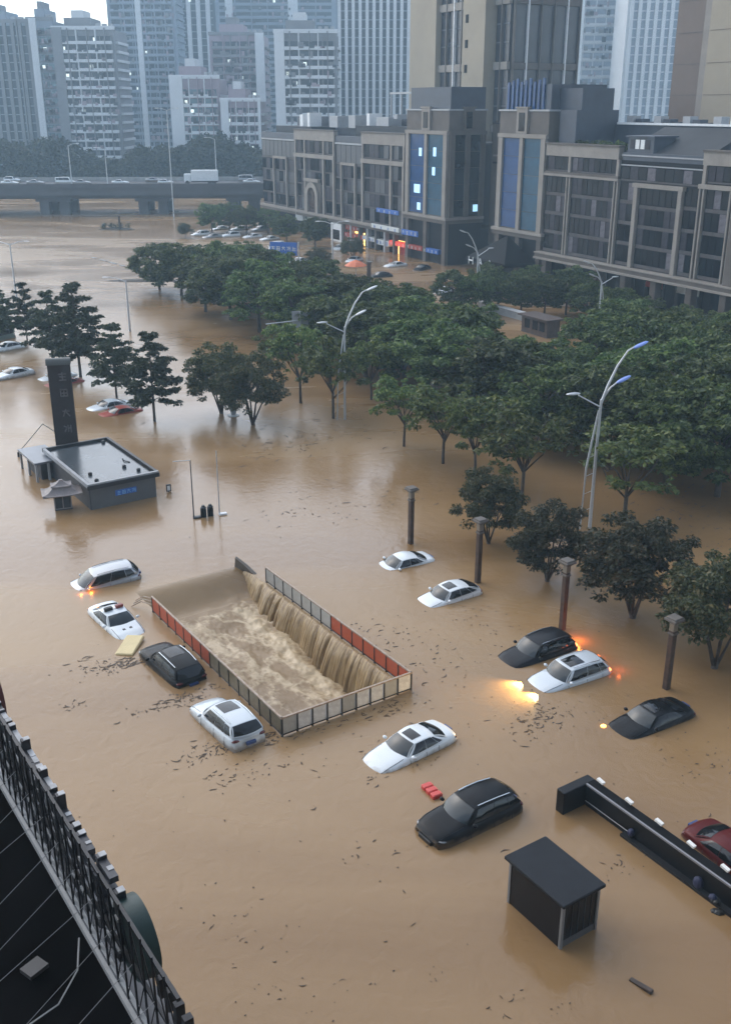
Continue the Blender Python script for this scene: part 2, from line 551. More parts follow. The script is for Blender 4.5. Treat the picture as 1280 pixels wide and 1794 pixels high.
for (x, y, r1, r2, cnt) in spots:
    for k in range(int(cnt * 0.75)):
        q = rnd.gauss(0, 0.62) * r1
        w = rnd.gauss(0, 0.6) * r2
        th = R(rnd.choice([33, 33, 20, 60, -50])) + rnd.uniform(-0.5, 0.5)
        dist = y / 40
        X_, Y_ = x + q * 0.83 - w * 0.55, y + q * 0.55 + w * 0.83
        dp = Vector((X_, Y_, 0)) - PB
        if -0.1 < dp.dot(EA) < 18.4 and -0.1 < dp.dot(EB) < 7.5:
            continue
        litter_piece(X_, Y_, rnd.choice([0.05, 0.07, 0.1, 0.13, 0.2, 0.36]) * rnd.uniform(0.7, 1.3) * dist ** 0.8, rnd.uniform(0.025, 0.08) * dist ** 0.8, th)
me = bpy.data.meshes.new('floating_litter')
me.from_pydata(L_v, [], L_f)
me.materials.append(lit_m)
tag(put('floating_litter', me), 'dark leaves and twigs drifting on the brown water', 'litter', kind='stuff')


# ------------------------------------------------------------------ the shopping street: two wings and two corner towers
O = Vector((14.10, 190.05, 0))
UA = math.atan2(-0.8771, 0.4803)                    # facade runs this way; local +y goes into the building
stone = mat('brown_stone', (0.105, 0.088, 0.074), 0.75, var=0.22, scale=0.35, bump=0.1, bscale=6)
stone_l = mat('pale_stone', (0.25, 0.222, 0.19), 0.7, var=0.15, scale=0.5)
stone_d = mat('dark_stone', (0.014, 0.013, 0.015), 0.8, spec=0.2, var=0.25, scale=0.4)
slate = mat('slate_blue_cladding', (0.04, 0.05, 0.07), 0.5, var=0.2, scale=0.5)
roof_m = mat('roof_felt', (0.035, 0.038, 0.042), 0.8, var=0.3, scale=0.2)
glass_d = mat('dark_window_glass', (0.004, 0.004, 0.007), 0.15, spec=0.2, var=0.5, scale=0.45)
glass_b = mat('blue_window_glass', (0.014, 0.058, 0.17), 0.15, spec=0.3, var=0.4, scale=0.3)
glass_t = mat('teal_window_glass', (0.012, 0.068, 0.12), 0.15, spec=0.3, var=0.4, scale=0.3)
glass_p = mat('curtained_window', (0.03, 0.026, 0.036), 0.4, spec=0.2, var=0.6, scale=1.2)
lit_blue = mat('lit_blue_sign', (0.3, 0.5, 0.7), 0.5, emit=(0.40, 0.70, 1.0), estr=0.5)
lit_warm = mat('lit_warm_shop', (0.8, 0.5, 0.15), 0.5, emit=(1.0, 0.55, 0.14), estr=2.2)
lit_white = mat('lit_window', (0.8, 0.85, 0.8), 0.5, emit=(0.9, 1.0, 0.95), estr=0.4)
lit_red = mat('lit_red_sign', (0.5, 0.05, 0.04), 0.5, emit=(1, 0.1, 0.05), estr=0.25)
sign_blue = mat('blue_sign', (0.03, 0.12, 0.42), 0.5)
sign_white = mat('white_sign', (0.6, 0.62, 0.6), 0.5, var=0.1)
sign_red = mat('red_sign', (0.35, 0.05, 0.035), 0.5)

spandrel_m = mat('spandrel_grey', (0.065, 0.057, 0.056), 0.7, var=0.3, scale=0.6)
curtain_m = mat('drawn_curtain', (0.11, 0.10, 0.115), 0.7, var=0.5, scale=1.5)
def blk(parent, name, m, x0, x1, y0, y1, z0, z1):
    return MB().box(x0, x1, y0, y1, z0, z1).build(name, m, parent)

PANES = {}
def pane(parent, x, z, w, h, m, y=-0.02, name='window'):
    """one window: a glass sheet in a thin frame, sharing its mesh with all of its size"""
    key = (round(w, 2), round(h, 2))
    if key not in PANES:
        PANES[key] = MB().box(-w / 2, w / 2, -0.03, 0.03, 0, h).mesh('window', glass_d)
    return put(name, PANES[key], parent, (x, y, z), 0, m)

def bay(parent, x0, x1, z0, z1, nx, nz, frame_m, rec=0.0, gap=0.16, sill=0.45, pick=None, bands=True, bm=None):
    """a bay of windows between columns: dark back, spandrels and single panes"""
    w = (x1 - x0) / nx
    h = (z1 - z0) / nz
    for k in range(nz):
        if bands:
            blk(parent, 'spandrel', bm or spandrel_m, x0, x1, rec - 0.12, rec + 0.05, z0 + k * h, z0 + k * h + sill)
        for i in range(nx):
            m = pick(i, k) if pick else rnd.choice([glass_d] * 6 + [glass_p] * 3 + [curtain_m])
            pane(parent, x0 + (i + 0.5) * w, z0 + k * h + sill + 0.06, w - gap, h - sill - 0.12, m, rec - 0.02 + rnd.uniform(-0.02, 0.02))

def column(parent, x, z0, z1, w, m, y0=-0.35, y1=0.1, name='column'):
    return MB().bbox(x - w / 2, x + w / 2, y0, y1, z0, z1, 0.05).build(name, m, parent)

# --- right wing
rw = thing('shopping_wing', 'long dark five storey shopping building with stone columns on the right', 'building', O, UA)
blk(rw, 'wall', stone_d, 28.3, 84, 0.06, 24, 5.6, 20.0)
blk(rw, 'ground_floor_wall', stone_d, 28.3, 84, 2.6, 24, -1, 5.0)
blk(rw, 'ledge', stone_l, 28.0, 84, -1.5, 2.0, 4.75, 5.05)
blk(rw, 'ledge', stone, 28.0, 84, -1.25, 2.0, 5.05, 5.6)
blk(rw, 'ledge', stone_l, 28.0, 84, -1.4, 1.9, 5.6, 5.78)
for x in (30, 36, 42, 48, 54, 60.6, 66.5, 72, 78):
    column(rw, x, -1, 4.75, 1.1, stone, -0.9, 0.3)
for x0, x1 in ((31, 35), (37, 41), (43, 47), (49, 53), (55, 60), (61.5, 66), (67, 71.5)):
    blk(rw, 'shopfront', glass_d, x0, x1, 2.4, 2.58, 0, 4.2)
blk(rw, 'shop_sign', sign_white, 55.5, 59.5, 2.2, 2.38, 3.1, 3.9)
blk(rw, 'shop_sign', sign_red, 49.4, 52.6, 2.2, 2.38, 3.1, 3.8)
# section one
blk(rw, 'parapet', stone_l, 28.3, 44.4, -0.35, 0.6, 20.0, 21.6)
blk(rw, 'coping', stone, 28.2, 44.5, -0.5, 0.7, 21.6, 21.85)
blk(rw, 'cornice', stone_l, 28.2, 44.8, -0.55, 0.05, 17.15, 17.45)
blk(rw, 'cornice', stone, 28.2, 44.7, -0.4, 0.05, 17.45, 17.8)
bay(rw, 28.6, 33.4, 17.85, 19.95, 3, 1, stone_d, sill=0.2)
bay(rw, 34.3, 44.0, 17.85, 19.95, 8, 1, stone_d, sill=0.2)
for x in (33.9, 44.35):
    column(rw, x, 17.8, 20.0, 0.55, stone_l)
    for dx in (-0.32, 0.32):
        column(rw, x + dx, 5.8, 17.15, 0.3, stone_l, -0.42)
bay(rw, 28.6, 33.3, 5.9, 17.1, 4, 4, stone_d)
bay(rw, 34.5, 43.7, 5.9, 17.1, 8, 4, stone_d)
# section two, set back behind a tall frame
blk(rw, 'upper_wall', slate, 44.9, 60.0, -0.05, 0.5, 20.0, 21.0)
blk(rw, 'string_course', grey_paint, 44.9, 60.0, -0.2, 0.02, 20.55, 20.72)
blk(rw, 'string_course', grey_paint, 44.9, 60.0, -0.2, 0.02, 19.3, 19.45)
bay(rw, 45.0, 60.0, 17.3, 19.2, 9, 1, stone_d, sill=0.2)
blk(rw, 'cornice', stone_l, 47.9, 57.4, -0.6, 0.02, 16.6, 17.15)
for x in (48.5, 56.8):
    column(rw, x, 5.8, 16.6, 0.75, stone_l, -0.5)
bay(rw, 45.2, 47.9, 5.9, 17.1, 2, 4, stone_d)
bay(rw, 49.1, 56.3, 5.9, 16.5, 6, 4, stone_d)
bay(rw, 57.4, 59.6, 5.9, 17.1, 2, 4, stone_d)
# section three
blk(rw, 'parapet', stone_l, 60.1, 76, -0.35, 0.6, 20.0, 21.6)
blk(rw, 'coping', stone, 60.0, 76, -0.5, 0.7, 21.6, 21.85)
blk(rw, 'cornice', stone_l, 59.9, 76, -0.55, 0.05, 17.15, 17.7)
bay(rw, 60.9, 66.0, 17.85, 19.95, 4, 1, stone_d, sill=0.2)
column(rw, 60.5, 17.7, 20.0, 0.6, stone_l)
for x in (60.1, 60.75, 65.2, 65.8):
    column(rw, x, 5.8, 17.15, 0.3, stone_l, -0.42)
bay(rw, 61.1, 64.8, 5.9, 17.1, 3, 4, stone_d)
blk(rw, 'bay_block', stone, 66.2, 76, -0.9, 0.05, 5.8, 14.0)
bay(rw, 66.4, 76, 14.2, 17.0, 7, 1, stone_d)
# roof: planting, sheds, ducts
blk(rw, 'roof', roof_m, 28.4, 84, 0.7, 24, 20.0, 20.3)
MB().add([(44.6, 0.4, 21.0), (60.2, 0.4, 21.0), (60.2, 7.5, 24.2), (44.6, 7.5, 24.2), (44.6, 7.5, 20.2), (60.2, 7.5, 20.2)],
         [(0, 1, 2, 3), (0, 3, 4), (1, 5, 2), (3, 2, 5, 4), (0, 4, 5, 1)]).build('pitched_roof', roof_m, rw)
MB().box(45.5, 50.5, 0.2, 4.0, 20.9, 23.0).box(45.2, 50.8, -0.1, 4.3, 23.0, 23.2).build('roof_shed', slate, rw)
for i in range(4):
    pane(rw, 46.4 + i * 1.0, 21.5, 0.75, 1.2, white_paint if i in (1, 2) else glass_p, 0.16)
MB().box(28.6, 84, 8.5, 9, 20, 24.4).build('roof_screen', slate, rw)
MB().box(34, 62, 8.1, 8.5, 24.4, 24.7).build('gutter', white_paint, rw)
for i in range(10):
    blk(rw, 'cooling_unit', slate if i % 3 else grey_paint, 34.5 + i * 1.9, 35.9 + i * 1.9, 9.5, 11, 24.4, 25.6 - 0.4 * ((i * 7) % 3))
for x, w in ((57.5, 2.6), (64, 1.6), (66.3, 2.4)):
    blk(rw, 'roof_box', white_paint, x, x + w, 6.4, 8, 24.7, 25.7)

# --- right corner tower
def corner_tower(name, label, x0, x1, depth, rightface):
    t = thing(name, label, 'tower', O, UA)
    blk(t, 'shaft', stone, x0, x1, 0.0, depth, 8.4, 22.9)
    blk(t, 'base', stone_d, x0 + 0.4, x1 - 0.4, 0.5, depth, -1, 7.3)
    blk(t, 'ledge', stone_l, x0 - 0.5, x1 + 0.5, -0.7, depth, 7.95, 8.4)
    blk(t, 'ledge', stone, x0 - 0.3, x1 + 0.3, -0.5, depth, 7.3, 7.95)
    blk(t, 'frieze', stone, x0, x1, -0.1, depth, 22.9, 26.2)
    blk(t, 'coping', grey_paint, x0 - 0.2, x1 + 0.2, -0.3, depth + 0.2, 26.2, 26.45)
    blk(t, 'cap', slate, x0 + 0.6, x1 - 0.4, 0.4, depth, 26.45, 30.0)
    xm = (x0 + x1) / 2
    w = (x1 - x0)
    for x in (x0 + 0.75, xm, x1 - 0.75):
        column(t, x, 8.4, 22.3, 1.15 if x != xm else 0.9, stone_l, -0.45, 0.02)
    blk(t, 'lintel', stone_l, x0, x1, -0.5, 0.02, 22.3, 22.9)
    for s, cx in ((0, (x0 + 0.75 + 0.58 + xm - 0.45) / 2), (1, (x1 - 0.75 - 0.58 + xm + 0.45) / 2)):
        ww = w / 2 - 0.75 - 0.58 - 0.45
        for k in range(5):
            pane(t, cx, 8.6 + k * 2.74, ww - 0.05, 2.66, glass_b if s == 0 else glass_t, -0.05)
    f = MB().box(xm - 1.35, xm + 1.35, -0.5, -0.1, 22.95, 26.6).box(xm - 1.6, xm + 1.6, -0.65, -0.05, 26.6, 26.85).build('dormer', stone_l, t)
    MB().box(xm - 0.75, xm + 0.75, -0.56, -0.5, 23.3, 26.0).build('dormer_window', glass_d, f)
    for x in (x0 + 0.7, xm, x1 - 0.7):
        column(t, x, -1, 7.3, 1.1, stone, -0.25, 0.5)
    if rightface:
        m2 = Matrix.Translation((x1, 0, 0))
        d = depth
        for y in (0.6, d / 2, d - 0.6):
            MB().bbox(x1, x1 + 0.4, y - 0.5, y + 0.5, 8.4, 22.3, 0.05).build('column', stone, t)
        blk(t, 'lintel', stone, x1, x1 + 0.45, 0, d, 22.3, 22.9)
        for ya, yb in ((1.1, d / 2 - 0.5), (d / 2 + 0.5, d - 1.1)):
            for k in range(5):
                blk(t, 'window', glass_d, x1 + 0.02, x1 + 0.08, ya + 0.03, yb - 0.03, 8.6 + k * 2.74, 8.6 + k * 2.74 + 2.66)
        f = MB().box(x1 + 0.02, x1 + 0.45, d / 2 - 1.1, d / 2 + 1.1, 22.95, 26.6).box(x1, x1 + 0.6, d / 2 - 1.3, d / 2 + 1.3, 26.6, 26.85).build('dormer', stone, t)
        MB().box(x1 + 0.45, x1 + 0.5, d / 2 - 0.6, d / 2 + 0.6, 23.3, 26.0).build('dormer_window', glass_d, f)
    return t
rt = corner_tower('corner_tower', 'stone corner tower with two blue glass strips, right of the gap', 15.7, 28.2, 11, False)
MB().box(29.4, 33.2, 1.0, 9.0, 20.4, 26.4).box(26.5, 33.0, 2.0, 8.0, 26.4, 29.4).build('stair_head', slate, rt)
for i in range(9):                                   # blue hoarding fins on the cap
    blk(rt, 'blue_fin', glass_b, 17.0 + i * 1.1, 17.5 + i * 1.1, 0.15, 0.38, 26.5, 30.4 + 0.25 * (i % 3))
tent = MB().add([(16.8, -6.5, 4.0), (27.5, -6.5, 4.0), (27.5, -0.6, 4.0), (16.8, -0.6, 4.0), (22.1, -2.2, 7.6), (16.8, -6.5, 3.4), (27.5, -6.5, 3.4), (27.5, -0.6, 3.4), (16.8, -0.6, 3.4)],
                [(0, 1, 4), (1, 2, 4), (2, 3, 4), (3, 0, 4), (5, 6, 1, 0), (6, 7, 2, 1), (8, 5, 0, 3), (8, 7, 6, 5), (7, 8, 3, 2)]).build('entrance_canopy', black, rt)
def strokes(parent, cx, z, s, pat, m, y, name='letter', th=0.06):
    """a letter or character from straight strokes (x0,z0,x1,z1) on a unit square"""
    mb = MB()
    for (a, b2, c, d) in pat:
        p, q = Vector((cx + (a - 0.5) * s, y, z + b2 * s)), Vector((cx + (c - 0.5) * s, y, z + d * s))
        mb.tube([p, q], th * s * 1.3, 4)
    return mb.build(name, m, parent)
LET = {'M': [(0, 0, 0, 1), (0, 1, .5, .4), (.5, .4, 1, 1), (1, 1, 1, 0)], 'A': [(0, 0, .5, 1), (.5, 1, 1, 0), (.2, .4, .8, .4)], 'L': [(0, 1, 0, 0), (0, 0, .8, 0)],
       'H': [(0, 0, 0, 1), (1, 0, 1, 1), (0, .5, 1, .5)], 'R': [(0, 0, 0, 1), (0, 1, .8, .9), (.8, .9, .8, .55), (.8, .55, 0, .5), (.3, .5, 1, 0)]}
GLY = [[(0, .8, 1, .8), (.5, 1, .5, 0), (.1, .45, .9, .45), (.05, 0, .95, 0)], [(.1, 1, .1, 0), (.1, .9, .9, .9), (.9, .9, .9, 0), (.1, .45, .9, .45), (.1, .05, .9, .05), (.5, .9, .5, .1)],
       [(.05, .75, .95, .75), (.5, 1, .1, .05), (.5, .6, .95, .05)], [(0, .9, .4, .7), (.3, .55, .1, .1), (.55, 1, .55, .1), (.5, .6, 1, .6), (.9, 1, .9, 0)], [(.2, 1, .2, .1), (.2, .5, 1, .5), (.6, .9, .6, 0), (.0, .0, 1, .05)]]
for i, ch in enumerate('HAA'):
    strokes(tent, 18.4 + i * 2.6, 3.0, 1.15, LET[ch], sign_white, -6.62, th=0.08)

# --- gap between the two corner towers
gp = thing('link_block', 'recessed brown stone block in the gap between two corner towers', 'building', O, UA)
blk(gp, 'wall', stone, 0.2, 18, 9.5, 24, 3.2, 24.0)
blk(gp, 'base', stone_d, 0.2, 18, 10.2, 24, -1, 3.2)
blk(gp, 'string_course', stone_l, 0.9, 15.6, 9.3, 9.5, 18.6, 18.9)
blk(gp, 'string_course', stone_d, 0.9, 15.6, 9.35, 9.5, 17.4, 17.7)
blk(gp, 'roof', roof_m, 0.2, 18, 9.5, 24, 24.0, 24.2)

# --- left corner tower
lt = corner_tower('corner_tower', 'stone corner tower with glowing blue windows above lit shops, left of the gap', -13.4, 0.8, 7.6, True)
for (x, z, w, h) in ((*(-8.44, 19.20), 0.9, 1.4), (*(-3.61, 19.36), 0.9, 1.5), (*(-3.84, 16.08), 0.9, 1.4), (*(-9.40, 12.80), 2.0, 1.5), (*(-8.69, 9.71), 1.1, 1.3)):
    pane(lt, x, z - h / 2, w, h, lit_blue, -0.12, 'lit_window')
blk(lt, 'lit_window', lit_blue, 1.16, 1.22, 5.2, 6.2, 9.3, 10.5)

# --- left wing
lw = thing('shopping_wing', 'grey stone shopping wing with an arched window and shops below, left of the towers', 'building', O, UA)
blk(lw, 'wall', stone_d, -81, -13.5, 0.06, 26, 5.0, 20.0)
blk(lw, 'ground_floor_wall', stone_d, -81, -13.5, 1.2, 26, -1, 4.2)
blk(lw, 'ledge', stone_l, -81.2, -13.5, -0.9, 1.2, 4.5, 5.0)
blk(lw, 'ledge', stone, -81.2, -13.5, -0.7, 1.2, 3.9, 4.5)
blk(lw, 'roof', roof_m, -81, -13.5, 0.6, 26, 20.0, 20.25)
grid_c = mat('curtain_wall_grey', (0.05, 0.052, 0.06), 0.4, var=0.35, scale=0.3)
def pk(i, k):
    return rnd.choice([glass_d, glass_d, grid_c, glass_p])
for x0, x1 in ((-62.0, -42.4), (-30.5, -13.6)):
    blk(lw, 'parapet', stone_l, x0, x1, -0.35, 0.6, 20.0, 22.0)
    blk(lw, 'coping', stone, x0 - 0.1, x1 + 0.1, -0.5, 0.7, 22.0, 22.25)
    blk(lw, 'cornice', stone_l, x0, x1, -0.55, 0.05, 16.4, 17.2)
    bay(lw, x0 + 0.8, x1 - 0.8, 17.3, 19.95, 8, 1, stone_d, sill=0.2, pick=pk)
    n_c = [x0 + 0.4, x0 + 5.2, x1 - 5.2, x1 - 0.4] if x0 < -40 else [x0 + 0.4, x1 - 5.2, x1 - 0.5]
    for x in n_c:
        column(lw, x, 17.2, 20.0, 0.6, stone_l)
        column(lw, x, 5.0, 16.4, 0.7, stone_l, -0.45)
    for a, b2 in zip(n_c, n_c[1:]):
        bay(lw, a + 0.5, b2 - 0.5, 5.1, 16.3, max(2, int((b2 - a) / 1.9)), 4, stone_d, pick=pk, sill=0.3)
for x0, x1, c0, c1 in ((-80.9, -62.2, -73.6, -66.5), (-42.2, -30.7, -39.2, -33.2)):
    blk(lw, 'parapet', slate, x0, x1, -0.1, 0.6, 20.0, 21.2)
    blk(lw, 'string_course', grey_paint, x0, x1, -0.25, 0.02, 19.6, 19.95)
    bay(lw, x0 + 0.2, x1 - 0.2, 15.6, 19.5, int((x1 - x0) / 2.2), 1, stone_d, pick=lambda i, k: grid_c, sill=0.4)
    bay(lw, x0 + 0.2, c0 - 0.4, 5.1, 15.5, max(1, int((c0 - x0) / 2.2)), 4, stone_d, pick=pk, sill=0.3)
    bay(lw, c1 + 0.4, x1 - 0.2, 5.1, 15.5, max(1, int((x1 - c1) / 2.2)), 4, stone_d, pick=pk, sill=0.3)
    for x in (c0, c1):
        column(lw, x, 5.0, 15.6, 0.5, stone_l, -0.5)
    blk(lw, 'lintel', stone_l, c0 - 0.25, c1 + 0.25, -0.5, 0.02, 15.6, 16.1)
    bay(lw, c0 + 0.3, c1 - 0.3, 5.1, 15.5, 3, 4, stone_d, pick=pk, sill=0.3)
# arched window
ax = -53.0
arch = MB()
for i in range(12):
    t0, t1 = math.pi * i / 12, math.pi * (i + 1) / 12
    P = [(ax + r * math.cos(t), y, 8.3 + r * math.sin(t)) for t in (t0, t1) for r in (2.0, 3.1) for y in (-0.75, -0.2)]
    arch.add(P, [(0, 2, 6, 4), (1, 5, 7, 3), (2, 3, 7, 6), (0, 4, 5, 1)])
arch.box(ax - 3.1, ax - 2.0, -0.75, -0.2, 5.0, 8.3).box(ax + 2.0, ax + 3.1, -0.75, -0.2, 5.0, 8.3).box(ax - 3.6, ax + 3.6, -0.8, -0.1, 11.45, 12.1)
ar = arch.build('arch_surround', stone_l, lw)
gl = MB()
gl.add([(ax, -0.3, 8.3)] + [(ax + 2.0 * math.cos(math.pi * i / 14), -0.3, 8.3 + 2.0 * math.sin(math.pi * i / 14)) for i in range(15)], [(0, i + 1, i + 2) for i in range(14)])
gl.box(ax - 2, ax + 2, -0.32, -0.25, 5.0, 8.3)
gl.build('arched_window', mat('brown_arch_glass', (0.06, 0.04, 0.035), 0.25, var=0.4), ar)
MB().box(ax - 4, ax + 4, -0.28, -0.19, 5.0, 11.4).build('arch_wall', stone, ar)
# roof clutter
blk(lw, 'roof_screen', slate, -80, -14, 9, 9.5, 20, 24.6)
blk(lw, 'roof_hut', roof_m, -79, -60, 3, 9, 20.2, 22.6)
blk(lw, 'roof_hut', roof_m, -41, -15, 4, 9, 20.2, 23.2)
for x, w, h, m in ((-70, 1.6, 0.5, white_paint), (-66, 1.2, 0.9, white_paint), (-55, 4, 0.3, grey_paint), (-46, 3, 0.5, grey_paint), (-38, 1.2, 0.9, white_paint), (-34, 5, 0.25, grey_paint), (-27, 1.4, 0.8, grey_paint), (-20, 3, 0.3, white_paint)):
    blk(lw, 'roof_unit', m, x, x + w, 5, 8, 24.6 if x > -30 else 22.6, 24.6 + h)
for i in range(6):
    MB().tube([(-40 + i * 4.2, 12, 20.2), (-40 + i * 4.2, 12, 29.5)], 0.22, 6).build('roof_frame_post', grey_paint, lw)
MB().box(-40.3, -18.7, 11.8, 12.2, 29.2, 29.6).build('roof_frame_beam', grey_paint, lw)
# shops under the left wing: fascia signs, doorways, columns
shops = [  # px box of the sign on the facade -> (t0,z1),(t1,z0), material
    ((-37.60, 3.80), (-31.56, 2.87), sign_red), ((-38.41, 2.21), (-30.58, 1.37), sign_red), ((-24.85, 4.85), (-14.13, 4.46), sign_white), ((-30.34, 2.08), (-25.30, 1.47), sign_white), ((-24.60, 2.22), (-19.54, 1.20), sign_white),
    ((-19.33, 2.10), (-13.20, 1.68), lit_red), ((-13.09, 5.30), (-7.27, 4.31), sign_blue), ((-12.79, 2.37), (-7.17, 1.72), sign_red), ((-6.79, 2.39), (-1.63, 1.74), sign_blue), ((-22.81, 8.08), (-14.43, 7.60), sign_blue)]
for (a, z1), (b2, z0), m in shops:
    s_ = blk(lw, 'shop_sign', m, a, b2, -1.15 if z1 > 3.8 else -0.2, -0.95 if z1 > 3.8 else 1.0, z0, max(z1, z0 + 0.8))
    n_l = 4
    for i in range(n_l):
        strokes(s_, lerp(a, b2, (i + 0.5) / n_l), z0 + 0.18 * abs(z1 - z0), 0.62 * max(0.8, z1 - z0), GLY[(i * 3 + int(a)) % 5], sign_white if m is not sign_white else sign_blue, -1.2 if z1 > 3.8 else -0.25, 'character', 0.05)
for k, x in enumerate((-42, -38.6, -35.2, -31.6, -28, -24.6, -21, -17.4)):
    column(lw, x, -1, 3.9, 0.7, stone if k % 2 else grey_paint, -0.4, 0.6)
for (a, z1), (b2, z0), m, nm in (((-37.12, 1.40), (-31.33, -1.00), lit_warm, 'lit_shop_door'), ((-18.20, 1.13), (-13.76, -1.39), lit_warm, 'lit_shop_window'), ((-29.36, 0.59), (-25.04, -0.97), glass_d, 'shop_door'), ((-24.12, 0.48), (-19.50, -0.99), glass_d, 'shop_door'), ((-12.12, 0.95), (-7.49, -0.62), glass_p, 'shop_door'), ((-6.33, 0.99), (-1.91, -0.34), glass_t, 'shop_door')):
    d_ = blk(lw, nm, m, a + 0.3, b2 - 0.3, 0.95, 1.15, 0.0, max(2.5, z1))
    if m is lit_warm:
        MB().box(a + 0.9, b2 - 0.9, 0.9, 0.95, 0, 1.7).build('door_leaf', sign_red, d_)
blk(lw, 'shop_front', white_paint, (-43.73, 1.21)[0], (-38.94, 1.68)[0], -0.6, 1.15, -1, 3.7)
blk(lw, 'shop_window', glass_d, (-42.68, 0.12)[0], (-39.74, 0.42)[0], -0.68, -0.6, 0.4, 2.4)

# --- beige tower block behind the towers
beige = mat('beige_render', (0.33, 0.28, 0.205), 0.8, var=0.1, scale=0.15)
brownw = mat('brown_render', (0.165, 0.125, 0.10), 0.8, var=0.1, scale=0.15)
bt = thing('tower_block', 'tall beige tower block with dark glazed strips behind the corner towers', 'building', O, UA)
blk(bt, 'core', stone_d, -53.5, -18.2, 26, 42.2, -1, 92)
blk(bt, 'wall_slab', beige, -53.9, -43.3, 24.6, 42, 20, 92)
blk(bt, 'wall_slab', beige, -31.0, -23.2, 23.2, 40, 20, 92)
blk(bt, 'wall_edge', white_paint, -31.5, -31.0, 23.6, 30, 20, 92)
for k in range(10):
    z = 24 + k * 4.6
    blk(bt, 'vent_hole', black, -29.9, -29.0, 23.1, 23.2, z, z + 1.5)
glz = mat('tower_dark_glazing', (0.03, 0.03, 0.04), 0.25, var=0.35, scale=0.12)
for x0, x1, n in ((-43.1, -31.7, 4), (-23.0, -18.3, 2)):
    for k in range(6):
        z = 22 + k * 11.6
        blk(bt, 'spandrel', stone_l, x0, x1, 25.3, 26, z, z + 1.4)
        for i in range(n):
            w = (x1 - x0) / n
            o_ = blk(bt, 'window', glz, x0 + i * w + 0.2, x0 + (i + 1) * w - 0.2, 25.8, 25.98, z + 1.5, z + 11.5)
            for q in (0.33, 0.66):
                MB().box(x0 + i * w + 0.2, x0 + (i + 1) * w - 0.2, 25.7, 25.8, z + 1.5 + q * 10, z + 1.75 + q * 10).build('transom', slate, o_)
    for i in range(1, n):
        w = (x1 - x0) / n
        blk(bt, 'mullion', white_paint if i in (2, 4) else stone, x0 + i * w - 0.14, x0 + i * w + 0.14, 25.2, 26, 20, 92)
for k in range(6):
    z = 22 + k * 11.6
    blk(bt, 'spandrel', stone, -18.2, -17.7, 26.2, 42.2, z, z + 1.2)
    for i in range(5):
        y = 26.3 + i * 3.2
        blk(bt, 'window', glz, -18.18, -18.05, y + 0.15, y + 3.05, z + 1.3, z + 11.5)
for i in range(6):
    y = 26.3 + i * 3.18
    blk(bt, 'mullion', white_paint if i in (1, 4) else stone, -18.2, -17.5, y - 0.12, y + 0.12, 20, 92)
bq = thing('tower_block', 'brown and beige tower block cut by the right edge of the picture', 'building', O, UA)
blk(bq, 'wall', brownw, *(26.9, 34.6), 25, 48, -1, 92)
blk(bq, 'wall_edge', stone_l, 33.4, 35.2, 24.2, 26, 20, 92)
blk(bq, 'wall_slab', beige, 35.2, 52, 23.6, 48, -1, 92)
for k in range(14):
    blk(bq, 'wall_joint', stone, 27.2, 33.4, 24.95, 25.0, 24 + k * 4.5, 24.08 + k * 4.5)
    blk(bq, 'wall_joint', brownw, 35.4, 52, 23.55, 23.6, 24 + k * 4.5, 24.08 + k * 4.5)

# ------------------------------------------------------------------ far tower blocks, river bridge and tree belt
pale = mat('pale_tower_render', (0.58, 0.60, 0.61), 0.75, var=0.1, scale=0.1)
greyw = mat('grey_tower_render', (0.20, 0.205, 0.215), 0.75, var=0.15, scale=0.1)
mauve = mat('mauve_tower_render', (0.32, 0.26, 0.29), 0.75, var=0.12, scale=0.1)
bluew = mat('blue_grey_tower_render', (0.24, 0.28, 0.33), 0.7, var=0.12, scale=0.1)
tglass = mat('far_tower_glass', (0.025, 0.032, 0.04), 0.35, var=0.5, scale=0.25)
tglass2 = mat('far_teal_glass', (0.09, 0.15, 0.17), 0.25, var=0.4, scale=0.25)

